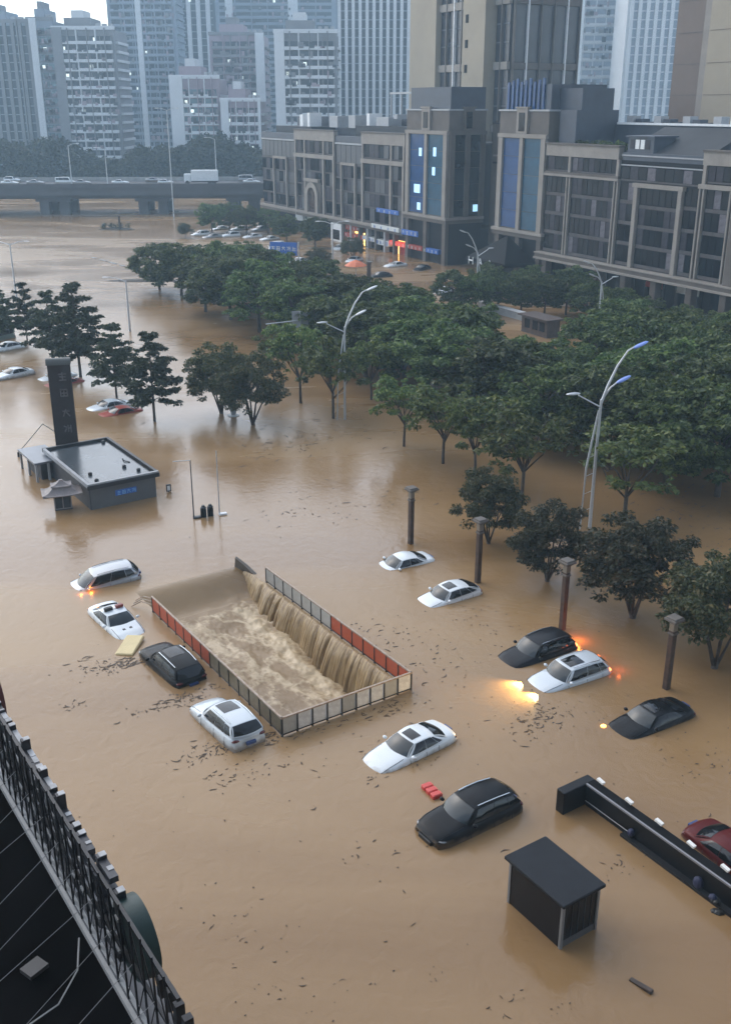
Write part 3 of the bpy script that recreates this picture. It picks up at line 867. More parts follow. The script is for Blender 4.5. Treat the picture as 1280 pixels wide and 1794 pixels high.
def tower(label, x0, x1, Y, z1, depth=22, wall=greyw, band=pale, style='bands', fh=3.1, rz=0.0, cols=(), nb=6, roof=True, glass=tglass, lit=3, z0=-1, seed=0):
    """far tower block: body, one balcony or window band per floor, fins, roof structures, a few lit windows"""
    r = random.Random(seed + int(x0 * 10))
    w = x1 - x0
    t = thing('tower_block', label, 'building', (x0, Y, 0), rz)
    blk(t, 'body', wall, 0, w, 0, depth, z0, z1)
    n = int((z1 - 6) / fh)
    if style in ('bands', 'windows'):
        bm = MB()
        if style == 'bands':
            bm.box(0.04 * w, w * 0.96, -1.0, 0.0, 0, 0.95).box(0.04 * w, w * 0.96, -1.02, 0.0, -0.12, 0.0)
        else:
            bm.box(0, w, -0.35, 0.0, 0, 0.5)
        bm = bm.mesh('balcony', band)
        sm = MB().box(0, 0.9, 0.1 * depth, 0.9 * depth, 0, 0.9).mesh('side_balcony', band)
        gm = MB()
        k = nb
        for i in range(k):
            a, b2 = w * (0.05 + 0.9 * i / k), w * (0.05 + 0.9 * (i + 1) / k)
            gm.box(a + 0.25, b2 - 0.25, -0.12, 0.02, 1.0, fh - 0.45)
        gm = gm.mesh('window_row', glass)
        pmesh = MB()
        for i in range(k + 1):
            a = w * (0.05 + 0.9 * i / k)
            pmesh.box(a - 0.12, a + 0.12, -0.9, 0.0, 0.95, fh - 0.1)
        pmesh = pmesh.mesh('balcony_divider', wall)
        for f in range(n):
            z = 5 + f * fh
            put('balcony' if style == 'bands' else 'floor_band', bm, t, (0, 0, z))
            put('window_row', gm, t, (0, 0, z))['kind'] = 'stuff'
            if style == 'bands' and f % 1 == 0:
                put('balcony_divider', pmesh, t, (0, 0, z))['kind'] = 'stuff'
            put('side_band', sm, t, (w, 0, z))
    elif style == 'fins':
        k = nb
        for i in range(k):
            a = w * (i + 0.5) / k
            blk(t, 'fin', band, a - w / k * 0.22, a + w / k * 0.22, -1.0, 0.0, z0, z1)
            blk(t, 'window_strip', glass, a + w / k * 0.24, a + w / k * 0.76, -0.3, 0.0, z0, z1 - 1)
        bm = MB().box(0, w, -0.42, 0, 0, 0.35).mesh('floor_band', wall)
        for f in range(n):
            put('floor_band', bm, t, (0, 0, 5 + f * fh))
    if style == 'bands':
        cols = tuple(cols) + tuple((q, q + 0.018, band if i % 2 else wall, 1.08) for i, q in enumerate((0.24, 0.38, 0.55, 0.69, 0.84)))
    for (a, b2, m, out) in cols:
        blk(t, 'pier', m, a * w, b2 * w, -out, 0.0, z0, z1 + out * 0.6)
    if roof:
        blk(t, 'parapet', band, -0.3, w + 0.3, -0.3, 0.4, z1, z1 + 1.3)
        blk(t, 'penthouse', wall, 0.18 * w, 0.62 * w, 2, depth - 4, z1, z1 + 4.2)
        blk(t, 'tank_room', band, 0.3 * w, 0.5 * w, 3, depth - 8, z1 + 4.2, z1 + 6.8)
        for a in (0.7, 0.8, 0.9):
            blk(t, 'roof_unit', grey_paint, a * w, (a + 0.06) * w, 1, 4, z1, z1 + 2.2)
    if style in ('bands', 'windows'):                # air conditioners, blinds and laundry, too small to pick apart
        for nm, m in (('facade_clutter', greyw), ('facade_clutter', tglass), ('facade_clutter', mauve)):
            mb = MB()
            for k in range(n * 4):
                x_, z_ = r.uniform(0.05, 0.93) * w, 5 + fh * r.randrange(n)
                ww, hh = r.uniform(0.5, 1.8), r.uniform(0.5, 2.2)
                o_ = 1.12 if r.random() < 0.5 else 0.2
                mb.box(x_, min(w, x_ + ww), -o_, -o_ + 0.1, z_ + 0.4, z_ + 0.4 + hh)
            mb.build(nm, m, t)['kind'] = 'stuff'
    lm = None
    for k in range(lit):
        if lm is None:
            lm = MB().box(-0.6, 0.6, -0.2, -0.14, 0, 1.1).mesh('lit_window', lit_white)
        f = r.randrange(max(1, n // 3), n)
        put('lit_window', lm, t, (w * r.uniform(0.15, 0.85), -0.9 if style == 'fins' else 0.0, 5 + f * fh + 1.05))
    return t

# nearest row, about 420 to 460 m
tower('grey tower block at the left edge with a pale vertical pier', (-153.09, 58.88)[0], (-126.36, 58.88)[0], 430, (-134.03, 56.15)[1], wall=bluew, band=greyw, style='fins', nb=9, cols=((0.78, 0.8, greyw, 1.2),), seed=1)
tower('narrow glazed tower block with a white pier beside the grey block', (-125.64, 55.81)[0], (-117.09, 55.81)[0], 425, (-123.84, 56.58)[1], wall=bluew, band=greyw, style='windows', nb=3, cols=((0.0, 0.3, pale, 1.4),), glass=tglass2, seed=2)
tower('grey residential block with white balcony bands and a dark penthouse', (-116.14, 51.64)[0], (-93.25, 51.64)[0], 420, (-103.70, 53.17)[1], wall=greyw, band=pale, style='bands', nb=5, cols=((0.0, 0.16, greyw, 1.3),), lit=5, seed=3)
tower('hazy blue tower block rising out of frame behind the balconied block', (-117.82, 71.64)[0], (-86.68, 71.64)[0], 520, 92, wall=bluew, band=bluew, style='bands', nb=6, cols=((0.42, 0.5, pale, 1.4),), lit=6, seed=4)
tower('small white block with teal windows and blank white end wall', (-70.21, 33.68)[0], (-52.55, 33.68)[0], 400, (-63.49, 35.95)[1], wall=mauve, band=pale, style='bands', nb=3, cols=((0.0, 0.26, pale, 1.5),), glass=tglass2, seed=5)
tower('small mauve block with balconies beside the small white block', (-51.81, 29.85)[0], (-37.54, 29.85)[0], 396, (-44.95, 28.33)[1], wall=mauve, band=pale, style='bands', nb=3, cols=((0.0, 0.2, pale, 1.2), (0.93, 1.0, pale, 1.2)), seed=6)
tower('mauve roofed block with a white end wall behind the small blocks', (-62.91, 53.69)[0], (-40.87, 53.69)[0], 455, (-55.13, 53.27)[1], wall=mauve, band=greyw, style='bands', nb=4, cols=((0.84, 1.0, pale, 1.6),), seed=7)
tower('tall pale blue tower block rising out of frame above the mauve roof', (-93.90, 75.08)[0], (-74.90, 75.08)[0], 560, 94, wall=bluew, band=pale, style='fins', nb=4, lit=2, seed=8)
tower('distant tower block seen between the pale blue tower and the fins', (-80.25, 78.51)[0], (-14.37, 78.51)[0], 600, 98, wall=bluew, band=bluew, style='windows', nb=7, lit=4, cols=((0.1, 0.16, pale, 1.0), (0.6, 0.68, pale, 1.0)), seed=9)
tower('white balconied block with rooftop letters in front of the finned tower', (-31.89, 50.17)[0], (-9.97, 50.17)[0], 395, (-21.92, 50.53)[1], wall=greyw, band=pale, style='bands', nb=5, cols=((0.0, 0.16, pale, 1.3),), lit=4, seed=10)
tower('tall blue tower with close white vertical fins', (-11.42, 64.78)[0], (18.01, 64.78)[0], 440, 100, wall=bluew, band=pale, style='fins', nb=11, lit=0, seed=11)
tower('pale hazy tower block with a white edge right of the beige tower', (85.15, 67.35)[0], (109.31, 67.35)[0], 470, 92, wall=pale, band=pale, style='windows', nb=5, fh=3.3, lit=1, cols=((0.0, 0.2, white_paint, 1.5),), glass=bluew, seed=12)
tower('pale finned tower block beside the hazy white tower', (101.01, 64.78)[0], (122.97, 64.78)[0], 440, 100, wall=pale, band=pale, style='fins', nb=7, lit=0, glass=bluew, seed=13)
for i, (a, b2, Y, z, nm) in enumerate(((-330, -232, 640, 78, 'far hazy block beyond the left edge of the picture'), (-225, -196, 640, 62, 'farthest grey block behind the left edge blocks'), (60, 130, 640, 90, 'farthest tower hidden behind the beige tower'), (135, 220, 560, 84, 'farthest tower behind the brown block'))):
    tower(nm, a, b2, Y, z, wall=bluew, band=greyw, style='windows', nb=9, lit=2, seed=20 + i)

# bridge over the flooded road
deck_m = mat('bridge_concrete', (0.075, 0.075, 0.08), 0.85, var=0.25, scale=0.15)
br = thing('road_bridge', 'long grey concrete road bridge crossing the flooded road with white cars on it', 'bridge', (-55, 292, 0), R(3))
blk(br, 'deck', deck_m, -110, 74, -9, 9, 5.0, 7.4)
blk(br, 'girder', deck_m, -110, 74, -7, 7, 4.0, 5.0)
blk(br, 'parapet', deck_m, -110, 74, -9.3, -9.0, 6.9, 7.95)
blk(br, 'parapet', concrete, -110, 74, 9.0, 9.3, 6.9, 8.5)
asph = mat('asphalt', (0.05, 0.05, 0.052), 0.85, var=0.2)
blk(br, 'roadway', asph, -110, 74, -8.9, 8.9, 7.4, 7.42)
for x in (-78, -28, -2, 22):
    for y in (-5.2, 5.2):
        for dx in (-2.6, 2.6):
            MB().bbox(x + dx - 1.3, x + dx + 1.3, y - 1.2, y + 1.2, -1, 4.0, 0.15).build('pier', deck_m, br)
    blk(br, 'pier_cap', deck_m, x - 4.6, x + 4.6, -7.2, 7.2, 3.3, 4.0)
def simple_lamp(label, x, y, z0, h, arm, group=None):
    t = thing('street_lamp', label, 'lamp', (x, y, z0), 0, group)
    MB().tube([(0, 0, -1), (0, 0, h * 0.6), (0, 0, h)], [0.16, 0.12, 0.09], 6).build('pole', galv, t)
    for s in arm:
        a = MB().tube([(0, 0, h - 0.1), (s * 1.2, 0, h + 0.35), (s * 2.2, 0, h + 0.45)], 0.06, 5).build('arm', galv, t)
        MB().ell((s * 2.5, 0, h + 0.42), (0.5, 0.18, 0.09), 8, 4).build('lamp_head', white_paint, a)
    return t
simple_lamp('slim lamp post on the bridge near the white van', (-77.40, 10.96)[0], 284, 7.4, 10, (1,))
simple_lamp('slim lamp post on the bridge left of the tall water post', (-67.95, 10.96)[0], 284, 7.4, 9, (-1,))
simple_lamp('slim lamp post on the bridge beside the white truck', (-41.77, 9.89)[0], 303, 7.4, 11, (-1,))
simple_lamp('tall lamp post standing in the water before the bridge', *(-48.63, 270.34), 0, 26, (1, -1))


# ------------------------------------------------------------------ trees
def leaf_material(name, c0, c1, c2, trans=0.25):
    m = bpy.data.materials.new(name)
    m.use_nodes = True
    n, l = nodes_of(m)
    b = n['Principled BSDF']
    g = n.new('ShaderNodeNewGeometry')
    oi = n.new('ShaderNodeObjectInfo')
    cr = n.new('ShaderNodeValToRGB')
    cr.color_ramp.elements[0].color = (*c0, 1)
    cr.color_ramp.elements[1].color = (*c2, 1)
    e = cr.color_ramp.elements.new(0.6)
    e.color = (*c1, 1)
    l.new(g.outputs['Random Per Island'], cr.inputs['Fac'])
    hs = n.new('ShaderNodeHueSaturation')
    mr = n.new('ShaderNodeMapRange')
    mr.inputs['To Min'].default_value = 0.55
    mr.inputs['To Max'].default_value = 1.35
    l.new(oi.outputs['Random'], mr.inputs['Value'])
    l.new(mr.outputs['Result'], hs.inputs['Value'])
    mr2 = n.new('ShaderNodeMapRange')
    mr2.inputs['To Min'].default_value = 0.47
    mr2.inputs['To Max'].default_value = 0.515
    l.new(oi.outputs['Random'], mr2.inputs['Value'])
    l.new(mr2.outputs['Result'], hs.inputs['Hue'])
    l.new(cr.outputs['Color'], hs.inputs['Color'])
    l.new(hs.outputs['Color'], b.inputs['Base Color'])
    b.inputs['Roughness'].default_value = 0.45
    b.inputs['Specular IOR Level'].default_value = 0.35
    tr = n.new('ShaderNodeBsdfTranslucent')
    l.new(hs.outputs['Color'], tr.inputs['Color'])
    mx = n.new('ShaderNodeMixShader')
    mx.inputs[0].default_value = trans
    l.new(b.outputs[0], mx.inputs[1])
    l.new(tr.outputs[0], mx.inputs[2])
    l.new(mx.outputs[0], n['Material Output'].inputs['Surface'])
    return m
leaf_green = leaf_material('avenue_leaves', (0.028, 0.054, 0.014), (0.075, 0.122, 0.030), (0.18, 0.23, 0.065), 0.38)
leaf_fresh = leaf_material('young_tree_leaves', (0.038, 0.066, 0.016), (0.095, 0.138, 0.030), (0.20, 0.22, 0.06), 0.38)
leaf_dark = leaf_material('dark_round_tree_leaves', (0.026, 0.038, 0.013), (0.06, 0.074, 0.024), (0.13, 0.105, 0.036), 0.38)
leaf_tier = leaf_material('tiered_tree_leaves', (0.02, 0.036, 0.018), (0.042, 0.066, 0.03), (0.09, 0.115, 0.045), 0.34)
bark = mat('bark', (0.07, 0.055, 0.042), 0.9, var=0.3, scale=3, bump=0.5, bscale=12)

def leaves(clumps, per, size, flat, droop, seed):
    """clumps: (x,y,z,radius); every leaf is a small folded rhombus of its own"""
    r = np.random.default_rng(seed)
    Vs, Fs = [], []
    o = 0
    for (cx, cy, cz, cr_) in clumps:
        k = int(per * (0.6 + 0.8 * r.random()) * (cr_ / 0.8) ** 2)
        d = r.normal(size=(k, 3))
        d /= np.linalg.norm(d, axis=1, keepdims=True)
        rad = cr_ * r.random((k, 1)) ** 0.45
        p = d * rad * np.array([1, 1, flat]) + np.array([cx, cy, cz])
        p[:, 2] -= 0.18 * cr_ * (np.linalg.norm(d[:, :2] * rad, axis=1) / cr_) ** 2
        out = d * np.array([1, 1, 0.3]) + r.normal(size=(k, 3)) * 0.5
        out[:, 2] -= droop
        out /= np.linalg.norm(out, axis=1, keepdims=True)
        nrm = np.array([0, 0, 0.8]) + r.normal(size=(k, 3)) * 0.8 + d * 0.4
        side = np.cross(out, nrm)
        side /= np.linalg.norm(side, axis=1, keepdims=True) + 1e-6
        L = size * (0.6 + 0.8 * r.random((k, 1)))
        a = p - out * L * 0.5
        t = p + out * L * 0.5
        w = L * 0.27
        up = np.cross(side, out)
        m1 = p + side * w + up * w * 0.3
        m2 = p - side * w + up * w * 0.3
        Vs.append(np.stack([a, m1, t, m2], 1).reshape(-1, 3))
        idx = o + np.arange(k)[:, None] * 4 + np.array([0, 1, 2, 3])
        Fs.append(idx)
        o += 4 * k
    return np.concatenate(Vs), np.concatenate(Fs)

def leaf_mesh(name, clumps, per, size, flat, droop, seed, m):
    v, f = leaves(clumps, per, size, flat, droop, seed)
    me = bpy.data.meshes.new(name)
    me.from_pydata(v.tolist(), [], f.tolist())
    me.materials.append(m)
    return me

def branch(mb, p0, p1, r0, r1, bend, r):
    p0, p1 = Vector(p0), Vector(p1)
    mid = (p0 + p1) / 2 + Vector((r.uniform(-bend, bend), r.uniform(-bend, bend), r.uniform(0, bend)))
    mb.tube([p0, mid, p1], [r0, (r0 + r1) / 2, r1], 5)

def make_kind(kind, seed):
    """returns (trunk mesh, crown mesh, height of the template)"""
    r = random.Random(seed)
    mb = MB()
    cl = []
    if kind == 'avenue':
        H_, rad = 9.0, 3.9
        mb.tube([(0, 0, -1.5), (0.05, 0, 1.2), (0.1, 0.05, 2.8)], [0.24, 0.19, 0.17], 7)
        for i in range(8):
            th = i * 2.4 + r.uniform(-.4, .4)
            e = (math.cos(th) * r.uniform(1.2, 2.6), math.sin(th) * r.uniform(1.2, 2.6), r.uniform(4.5, 7.2))
            branch(mb, (0.1, 0.05, r.uniform(2.2, 3.4)), e, 0.10, 0.04, 0.4, r)
        lob = [(r.uniform(-1.6, 1.6), r.uniform(-1.6, 1.6), r.uniform(-1, 1)) for k in range(5)]
        for k in range(125):
            th, u = r.uniform(0, 2 * math.pi), r.uniform(-0.85, 1)
            q = r.choice([1.08, 1.0, 0.95, 0.9, 0.75, 0.6])
            lx, ly, lz = lob[k % 5]
            rr = math.sqrt(max(0, 1 - u * u)) * rad * q
            cl.append((lx * .55 + rr * math.cos(th) * .85, ly * .55 + rr * math.sin(th) * .85, 4.95 + lz * .6 + u * 3.2 * q, r.choice([0.4, 0.55, 0.7, 0.85, 1.0])))
        return mb, leaf_mesh('crown', cl, 115, 0.38, 0.42, 0.35, seed, leaf_green), H_
    if kind == 'young':
        H_ = 7.0
        top = (r.uniform(-.1, .1), r.uniform(-.1, .1), 2.3)
        mb.tube([(0, 0, -1.5), (0.03, 0, 0.8), top], [0.15, 0.12, 0.11], 7)
        for i in range(9):
            th = i * 2.4 + r.uniform(-.5, .5)
            rr = r.uniform(1.0, 2.3)
            e = Vector((math.cos(th) * rr, math.sin(th) * rr, r.uniform(3.6, 6.2)))
            branch(mb, (top[0], top[1], r.uniform(1.7, 2.4)), e, 0.07, 0.025, 0.3, r)
            for k in range(3):
                e2 = e + Vector((r.uniform(-.9, .9), r.uniform(-.9, .9), r.uniform(-.3, .7)))
                branch(mb, e * 0.75 + Vector(top) * 0.25, e2, 0.03, 0.015, 0.15, r)
                cl.append((*e2, r.uniform(0.45, 0.8)))
        for k in range(46):
            th, u = r.uniform(0, 2 * math.pi), r.uniform(-0.55, 1)
            q = r.uniform(0.55, 1.12)
            rr = math.sqrt(max(0, 1 - u * u)) * 2.75 * q
            cl.append((rr * math.cos(th), rr * math.sin(th), 4.4 + u * 2.3 * q, r.uniform(0.35, 0.7)))
        return mb, leaf_mesh('crown', cl, 92, 0.35, 0.42, 0.4, seed, leaf_fresh), H_
    if kind == 'round':
        H_ = 6.0
        for i in range(6):
            th = i * 1.05 + r.uniform(-.2, .2)
            e = (math.cos(th) * r.uniform(.8, 1.7), math.sin(th) * r.uniform(.8, 1.7), r.uniform(2.6, 4.4))
            branch(mb, (math.cos(th) * .1, math.sin(th) * .1, 0.2), e, 0.085, 0.03, 0.2, r)
        mb.tube([(0, 0, -1.5), (0, 0, 0.5)], [0.2, 0.17], 7)
        for k in range(96):
            th, u = r.uniform(0, 2 * math.pi), r.uniform(-0.72, 1)
            q = r.choice([1.1, 1, .92, .8, .6])
            rr = math.sqrt(max(0, 1 - u * u)) * 2.45 * q
            cl.append((rr * math.cos(th), rr * math.sin(th), 3.45 + u * 2.35 * q, r.uniform(0.4, 0.75)))
        return mb, leaf_mesh('crown', cl, 260, 0.22, 0.62, 0.4, seed, leaf_dark), H_
    H_ = 8.5                                          # tiered tree: flat whorls of branches on a straight stem
    mb.tube([(0, 0, -1.5), (0.02, 0, 3), (0, 0.03, 8.2)], [0.15, 0.11, 0.03], 7)
    tiers = 8
    for k in range(tiers):
        z = 2.1 + 6.0 * k / (tiers - 1) + r.uniform(-.25, .25)
        rr = interp(k / (tiers - 1), [(0, 2.7), (0.3, 3.1), (0.65, 2.4), (1, 0.8)])
        nb_ = r.choice([5, 6, 7]) if k < 5 else 4
        for i in range(nb_):
            th = 2 * math.pi * i / nb_ + k * 0.7 + r.uniform(-.3, .3)
            ln = rr * r.uniform(0.5, 1.15)
            e = Vector((math.cos(th) * ln, math.sin(th) * ln, z + r.uniform(-0.15, 0.55)))
            branch(mb, (0, 0, z - 0.1), e, 0.04, 0.012, 0.08, r)
            for q in (0.45, 0.75, 1.0):
                c = e * q + Vector((0, 0, z)) * (1 - q)
                cl.append((c.x + r.uniform(-.2, .2), c.y + r.uniform(-.2, .2), c.z + 0.08, r.uniform(0.4, 0.8) * (0.6 + 0.4 * rr / 2.9)))
    cl.append((0, 0, 8.2, 0.5))
    return mb, leaf_mesh('crown', cl, 120, 0.36, 0.34, 0.4, seed, leaf_tier), H_

KINDS = {}
def plant(kind, x, y, h, label, group=None, var=None, wide=1.0):
    n_var = {'avenue': 5, 'young': 4, 'round': 3, 'tier': 4}[kind]
    k = rnd.randrange(n_var) if var is None else var
    if (kind, k) not in KINDS:
        mb, crown, H_ = make_kind(kind, 100 + k * 7 + len(kind))
        KINDS[(kind, k)] = (mb.mesh('trunk', bark, True), crown, H_)
    tm, cm, H_ = KINDS[(kind, k)]
    t = thing('street_tree', label, 'tree', (x, y, 0), rnd.uniform(0, 6.28), group)
    s = h / H_
    t.scale = (s * wide, s * wide, s)
    put('trunk', tm, t)
    put('crown', cm, t)
    return t

# tiered trees on the left
for (x, y, h), lab, wide in (((-43.66, 120.95, 8.06), 'tiered tree cut by the left edge above the white car', 1.0), ((-41.05, 123.78, 7.08), 'slender tiered tree by the minibus at the left edge', 0.8), ((-34.84, 112.85, 8.10), 'dense tiered tree behind the left end of the row', 1.05),
                       ((-30.44, 107.64, 9.38), 'widest tiered tree just above the dark sign tower', 1.1), ((-24.67, 99.09, 7.12), 'tiered tree directly behind the half sunk white and red cars', 1.0), ((-19.37, 90.96, 7.93), 'tiered tree rightmost of the left row, beside the red car', 1.05)):
    plant('tier', x, y, h, lab, 'tiered trees on the left', wide=wide)
# round dark trees
for (x, y, h), lab, wide in (((-13.58, 93.59, 6.85), 'dark tree with a sparse side branch left of the small white post', 1.0), ((-10.23, 89.86, 6.79), 'dark round tree right of the small white post', 1.0), ((8.14, 62.60, 5.05), 'dark round tree just behind the second column lamp', 1.0), ((11.08, 56.79, 5.23), 'dark round tree left of the third column lamp', 1.0),
                       ((15.12, 51.98, 6.27), 'large brownish tree between the third and fourth column lamps', 1.12), ((17.98, 46.38, 5.98), 'dark tree cut by the right edge beside the fourth column lamp', 1.1), ((20.72, 50.08, 5.13), 'dark tree mostly outside the right edge', 1.1)):
    plant('round', x, y, h, lab, 'dark round trees', wide=wide)
# young trees with bare stems along the pavement
for (x, y, h), lab, wide in (((-6.30, 97.20, 7.88), 'young tree left of the tall lamp, furthest left of its row', 1.0), ((-2.97, 91.88, 7.63), 'young tree right beside the foot of the tall lamp', 1.0), ((3.26, 83.46, 6.45), 'young tree with a bare stem, right of the tall lamp', 1.0), ((6.25, 78.96, 6.97), 'second young tree right of the tall lamp', 1.0),
                       ((8.56, 75.66, 6.70), 'third young tree right of the tall lamp, above a round tree', 1.0), ((11.51, 70.66, 7.12), 'broad young tree left of the right hand lamp', 1.12), ((18.09, 66.63, 6.66), 'green tree right of the right hand lamp, above a brownish tree', 1.35), ((-9.54, 104.73, 5.22), 'young tree half hidden behind the dark round tree', 0.9), ((0.56, 98.45, 6.25), 'young tree in front of the avenue, right of the tall lamp head', 1.0)):
    plant('young', x, y, h, lab, 'young pavement trees', wide=wide)
# the avenue: trees that nothing tells apart
AV = 'dense green tree in the crowded belt along the avenue'
for px in ((*(-32.46, 163.87), 7.5), (*(-28.08, 158.10), 7.8), (*(-22.52, 145.01), 8.4), (*(-18.20, 139.20), 8.6), (*(-13.53, 130.89), 8.8), (*(-8.83, 122.82), 8.6), (*(-4.38, 113.94), 8.4), (*(0.00, 107.64), 8.4), (*(3.96, 101.95), 8.4), (*(7.93, 95.17), 8.6), (*(11.66, 89.15), 8.8), (*(14.98, 82.84), 7.8), (*(19.12, 80.71), 8.2), (*(22.92, 73.84), 8.8), (*(26.07, 71.37), 9),
           (*(-21.23, 157.09), 8.2), (*(-15.54, 147.64), 8.4), (*(-9.91, 136.84), 8.4), (*(-4.61, 126.74), 8.4), (*(0.34, 119.72), 8.4), (*(5.06, 111.77), 8.6), (*(9.50, 104.26), 8.8), (*(13.71, 97.61), 7.0), (*(17.65, 91.32), 7.2), (*(24.32, 85.40), 9), (*(26.91, 80.71), 9.2), (*(29.04, 76.46), 9.4),
           (*(-19.36, 167.75), 7.2), (*(-12.85, 155.11), 7.4), (*(-6.40, 144.15), 7.6), (*(-0.74, 133.06), 7.6), (*(4.50, 123.46), 7.6), (*(-26.73, 167.75), 6.8),
           (*(23.57, 100.62), 8.6), (*(26.72, 95.97), 9), (*(29.14, 90.96), 9.2), (*(31.54, 86.22), 9.4), (*(27.20, 107.64), 8.4), (*(30.67, 102.41), 8.8), (*(33.72, 97.20), 9), (*(35.70, 92.45), 9.2), (*(30.01, 115.62), 7.0), (*(34.97, 110.19), 7.4), (*(37.83, 102.86), 8)):
    plant('avenue', px[0], px[1], px[2] * rnd.uniform(0.98, 1.08), AV, 'avenue trees', wide=1.22)
BK = 'green tree in the planting in front of the right shopping wing'
for px in ((*(12.50, 145.44), 6.2), (*(15.36, 144.15), 6.0), (*(18.66, 145.01), 6.4), (*(21.52, 142.46), 6.0), (*(24.42, 140.81), 6.2), (*(27.69, 142.46), 6.6), (*(29.57, 136.07), 6.0), (*(31.98, 131.61), 6.0), (*(35.13, 128.10), 5.5), (*(38.11, 123.46), 5.2), (*(40.90, 119.12), 5.2), (*(45.48, 124.75), 5.0), (*(18.20, 157.09), 5.4), (*(24.13, 153.18), 5.6), (*(30.61, 149.45), 6)):
    plant('avenue', px[0], px[1], px[2], BK, 'trees before the right wing', wide=1.1)
for (x, y, h), lab in (((-39.59, 232.63, 3.40), 'low clipped round bush standing alone near the bridge'), ((-34.89, 241.36, 7.00), 'dark tree by the bridge, leftmost of the far clump'), ((-31.55, 245.96, 6.87), 'dark tree by the bridge, second of the far clump'), ((-26.84, 239.12, 6.70), 'dark tree by the bridge, third of the far clump'), ((-22.13, 241.36, 5.76), 'tree above the parked cars by the far shops'), ((-16.77, 224.48, 6.09), 'tree just above the blue road sign'),
                       ((-10.26, 215.04, 6.30), 'tree under the white billboard'), ((-8.38, 182.46, 4.28), 'dark round tree right of the blue road sign'), ((-2.37, 197.48, 4.18), 'small tree by the orange umbrella')):
    plant('avenue' if y > 200 else 'round', x, y, h, lab, 'trees by the far shops', wide=1.2)

for k in range(9):                                   # planting on the roof of the right wing
    put('roof_shrub', leaf_mesh('roof_shrub', [(rnd.uniform(-.8, .8), 0, rnd.uniform(0.2, .9), 0.8) for q in range(4)], 60, 0.45, 0.7, 0.2, 80 + k, leaf_green), rw, (29.5 + k * 1.75, 1.6, 21.0))
# dark wood beyond the bridge, one mass
cl = []
for k in range(900):
    x = rnd.uniform(-200, 10)
    y = rnd.uniform(368, 390)
    hh = 13 + 2.5 * math.sin(x * 0.09) + 2 * math.sin(x * 0.23 + 1)
    cl.append((x, y, rnd.uniform(0.5, max(3, hh)), rnd.uniform(2.0, 3.6)))
fb = put('far_wood', leaf_mesh('far_wood', cl, 14, 1.5, 0.7, 0.2, 5, leaf_tier))
tag(fb, 'dark mass of trees on the far side of the bridge', 'wood', kind='stuff')
far_bank = MB().box(-600, 600, 372, 700, -3, 0.6).build('far_bank', mat('far_bank_soil', (0.09, 0.1, 0.07), 0.9, var=0.4, scale=0.05))
tag(far_bank, kind='structure')

# ------------------------------------------------------------------ street lamps
lamp_blue = mat('lamp_lens_blue', (0.16, 0.25, 0.6), 0.25, var=0.1)
def big_lamp(label, x, y, h, rz, blue=True):
    """double mast with a long curved arm, a short arm with a lamp and a thin arm on the other side"""
    t = thing('street_lamp', label, 'lamp', (x, y, 0), rz, 'twin mast street lamps')
    MB().tube([(0, 0, -1.2), (0, 0, h * 0.45), (0.05, 0, h * 0.72)], [0.13, 0.105, 0.09], 8).build('mast', galv, t)
    MB().tube([(-0.75, 0.1, -1.2), (-0.6, 0.1, h * 0.35), (-0.05, 0.05, h * 0.66)], [0.08, 0.07, 0.06], 6).build('brace', galv, t)
    for z in (0.1, 0.2, 0.3, 0.4):
        MB().tube([(-0.62, 0.1, h * z), (0, 0, h * z + 0.25)], 0.018, 5).build('strut', galv, t)
    a = MB().tube([(0.05, 0, h * 0.70), (0.45, 0, h * 0.79), (1.05, 0, h * 0.89), (1.75, 0, h * 0.965), (2.15, 0, h * 0.98)], [0.1, 0.09, 0.075, 0.06, 0.05], 7).build('main_arm', galv, t)
    hd = MB().ell((0, 0, 0), (0.62, 0.24, 0.10), 12, 6).build('lamp_head', galv, a, True)
    hd.location = (2.65, 0, h * 0.98 + 0.12)
    hd.rotation_euler = (0, R(-20), 0)
    b_ = MB().tube([(0.1, 0, h * 0.72), (0.7, 0, h * 0.78), (1.1, 0, h * 0.80)], [0.07, 0.06, 0.05], 6).build('short_arm', galv, t)
    hd2 = MB().ell((0, 0, 0), (0.6, 0.24, 0.10), 12, 6).build('lamp_head', lamp_blue if blue else galv, b_, True)
    hd2.location = (1.6, 0, h * 0.815)
    hd2.rotation_euler = (0, R(-22), 0)
    c_ = MB().tube([(0, 0, h * 0.68), (-0.8, 0, h * 0.715), (-1.7, 0, h * 0.755)], [0.06, 0.05, 0.045], 6).build('side_arm', galv, t)
    MB().ell((-2.1, 0, h * 0.765), (0.55, 0.2, 0.08), 10, 5).build('lamp_head', galv, c_, True)
    if blue:
        hd.material_slots[0].link = 'OBJECT'
        hd.material_slots[0].material = lamp_blue
    return t
RN = math.atan2(0.48, 0.877)
x, y, h = (-1.90, 91.51, 11.97)
big_lamp('tall silver street lamp standing in open water left of centre', x, y, h, RN - 0.1, False)
x, y, h = (15.38, 65.27, 12.65)
big_lamp('tall silver street lamp with blue lenses among the right hand trees', x, y, h, RN - 0.15)
x, y, h = (15.57, 145.44, 11.19)
big_lamp('street lamp before the gap between the corner towers', x, y, h, RN + math.pi, False)
x, y, h = (29.47, 129.83, 9.18)
big_lamp('street lamp before the right shopping wing', x, y, h, RN + math.pi, False)
x, y, h = (-5.73, 183.80, 7.97)
simple_lamp('lamp post carrying no sign near the far shops', x, y, 0, h, (1, -1))
x, y, h = (-51.64, 153.18, 8.25)
simple_lamp('slim lamp post in the water at the left edge', x, y, 0, h, (1, -1))
x, y, h = (-30.29, 131.61, 6.39)
simple_lamp('slim lamp post in the water behind the tiered trees', x, y, 0, h, (-1,))

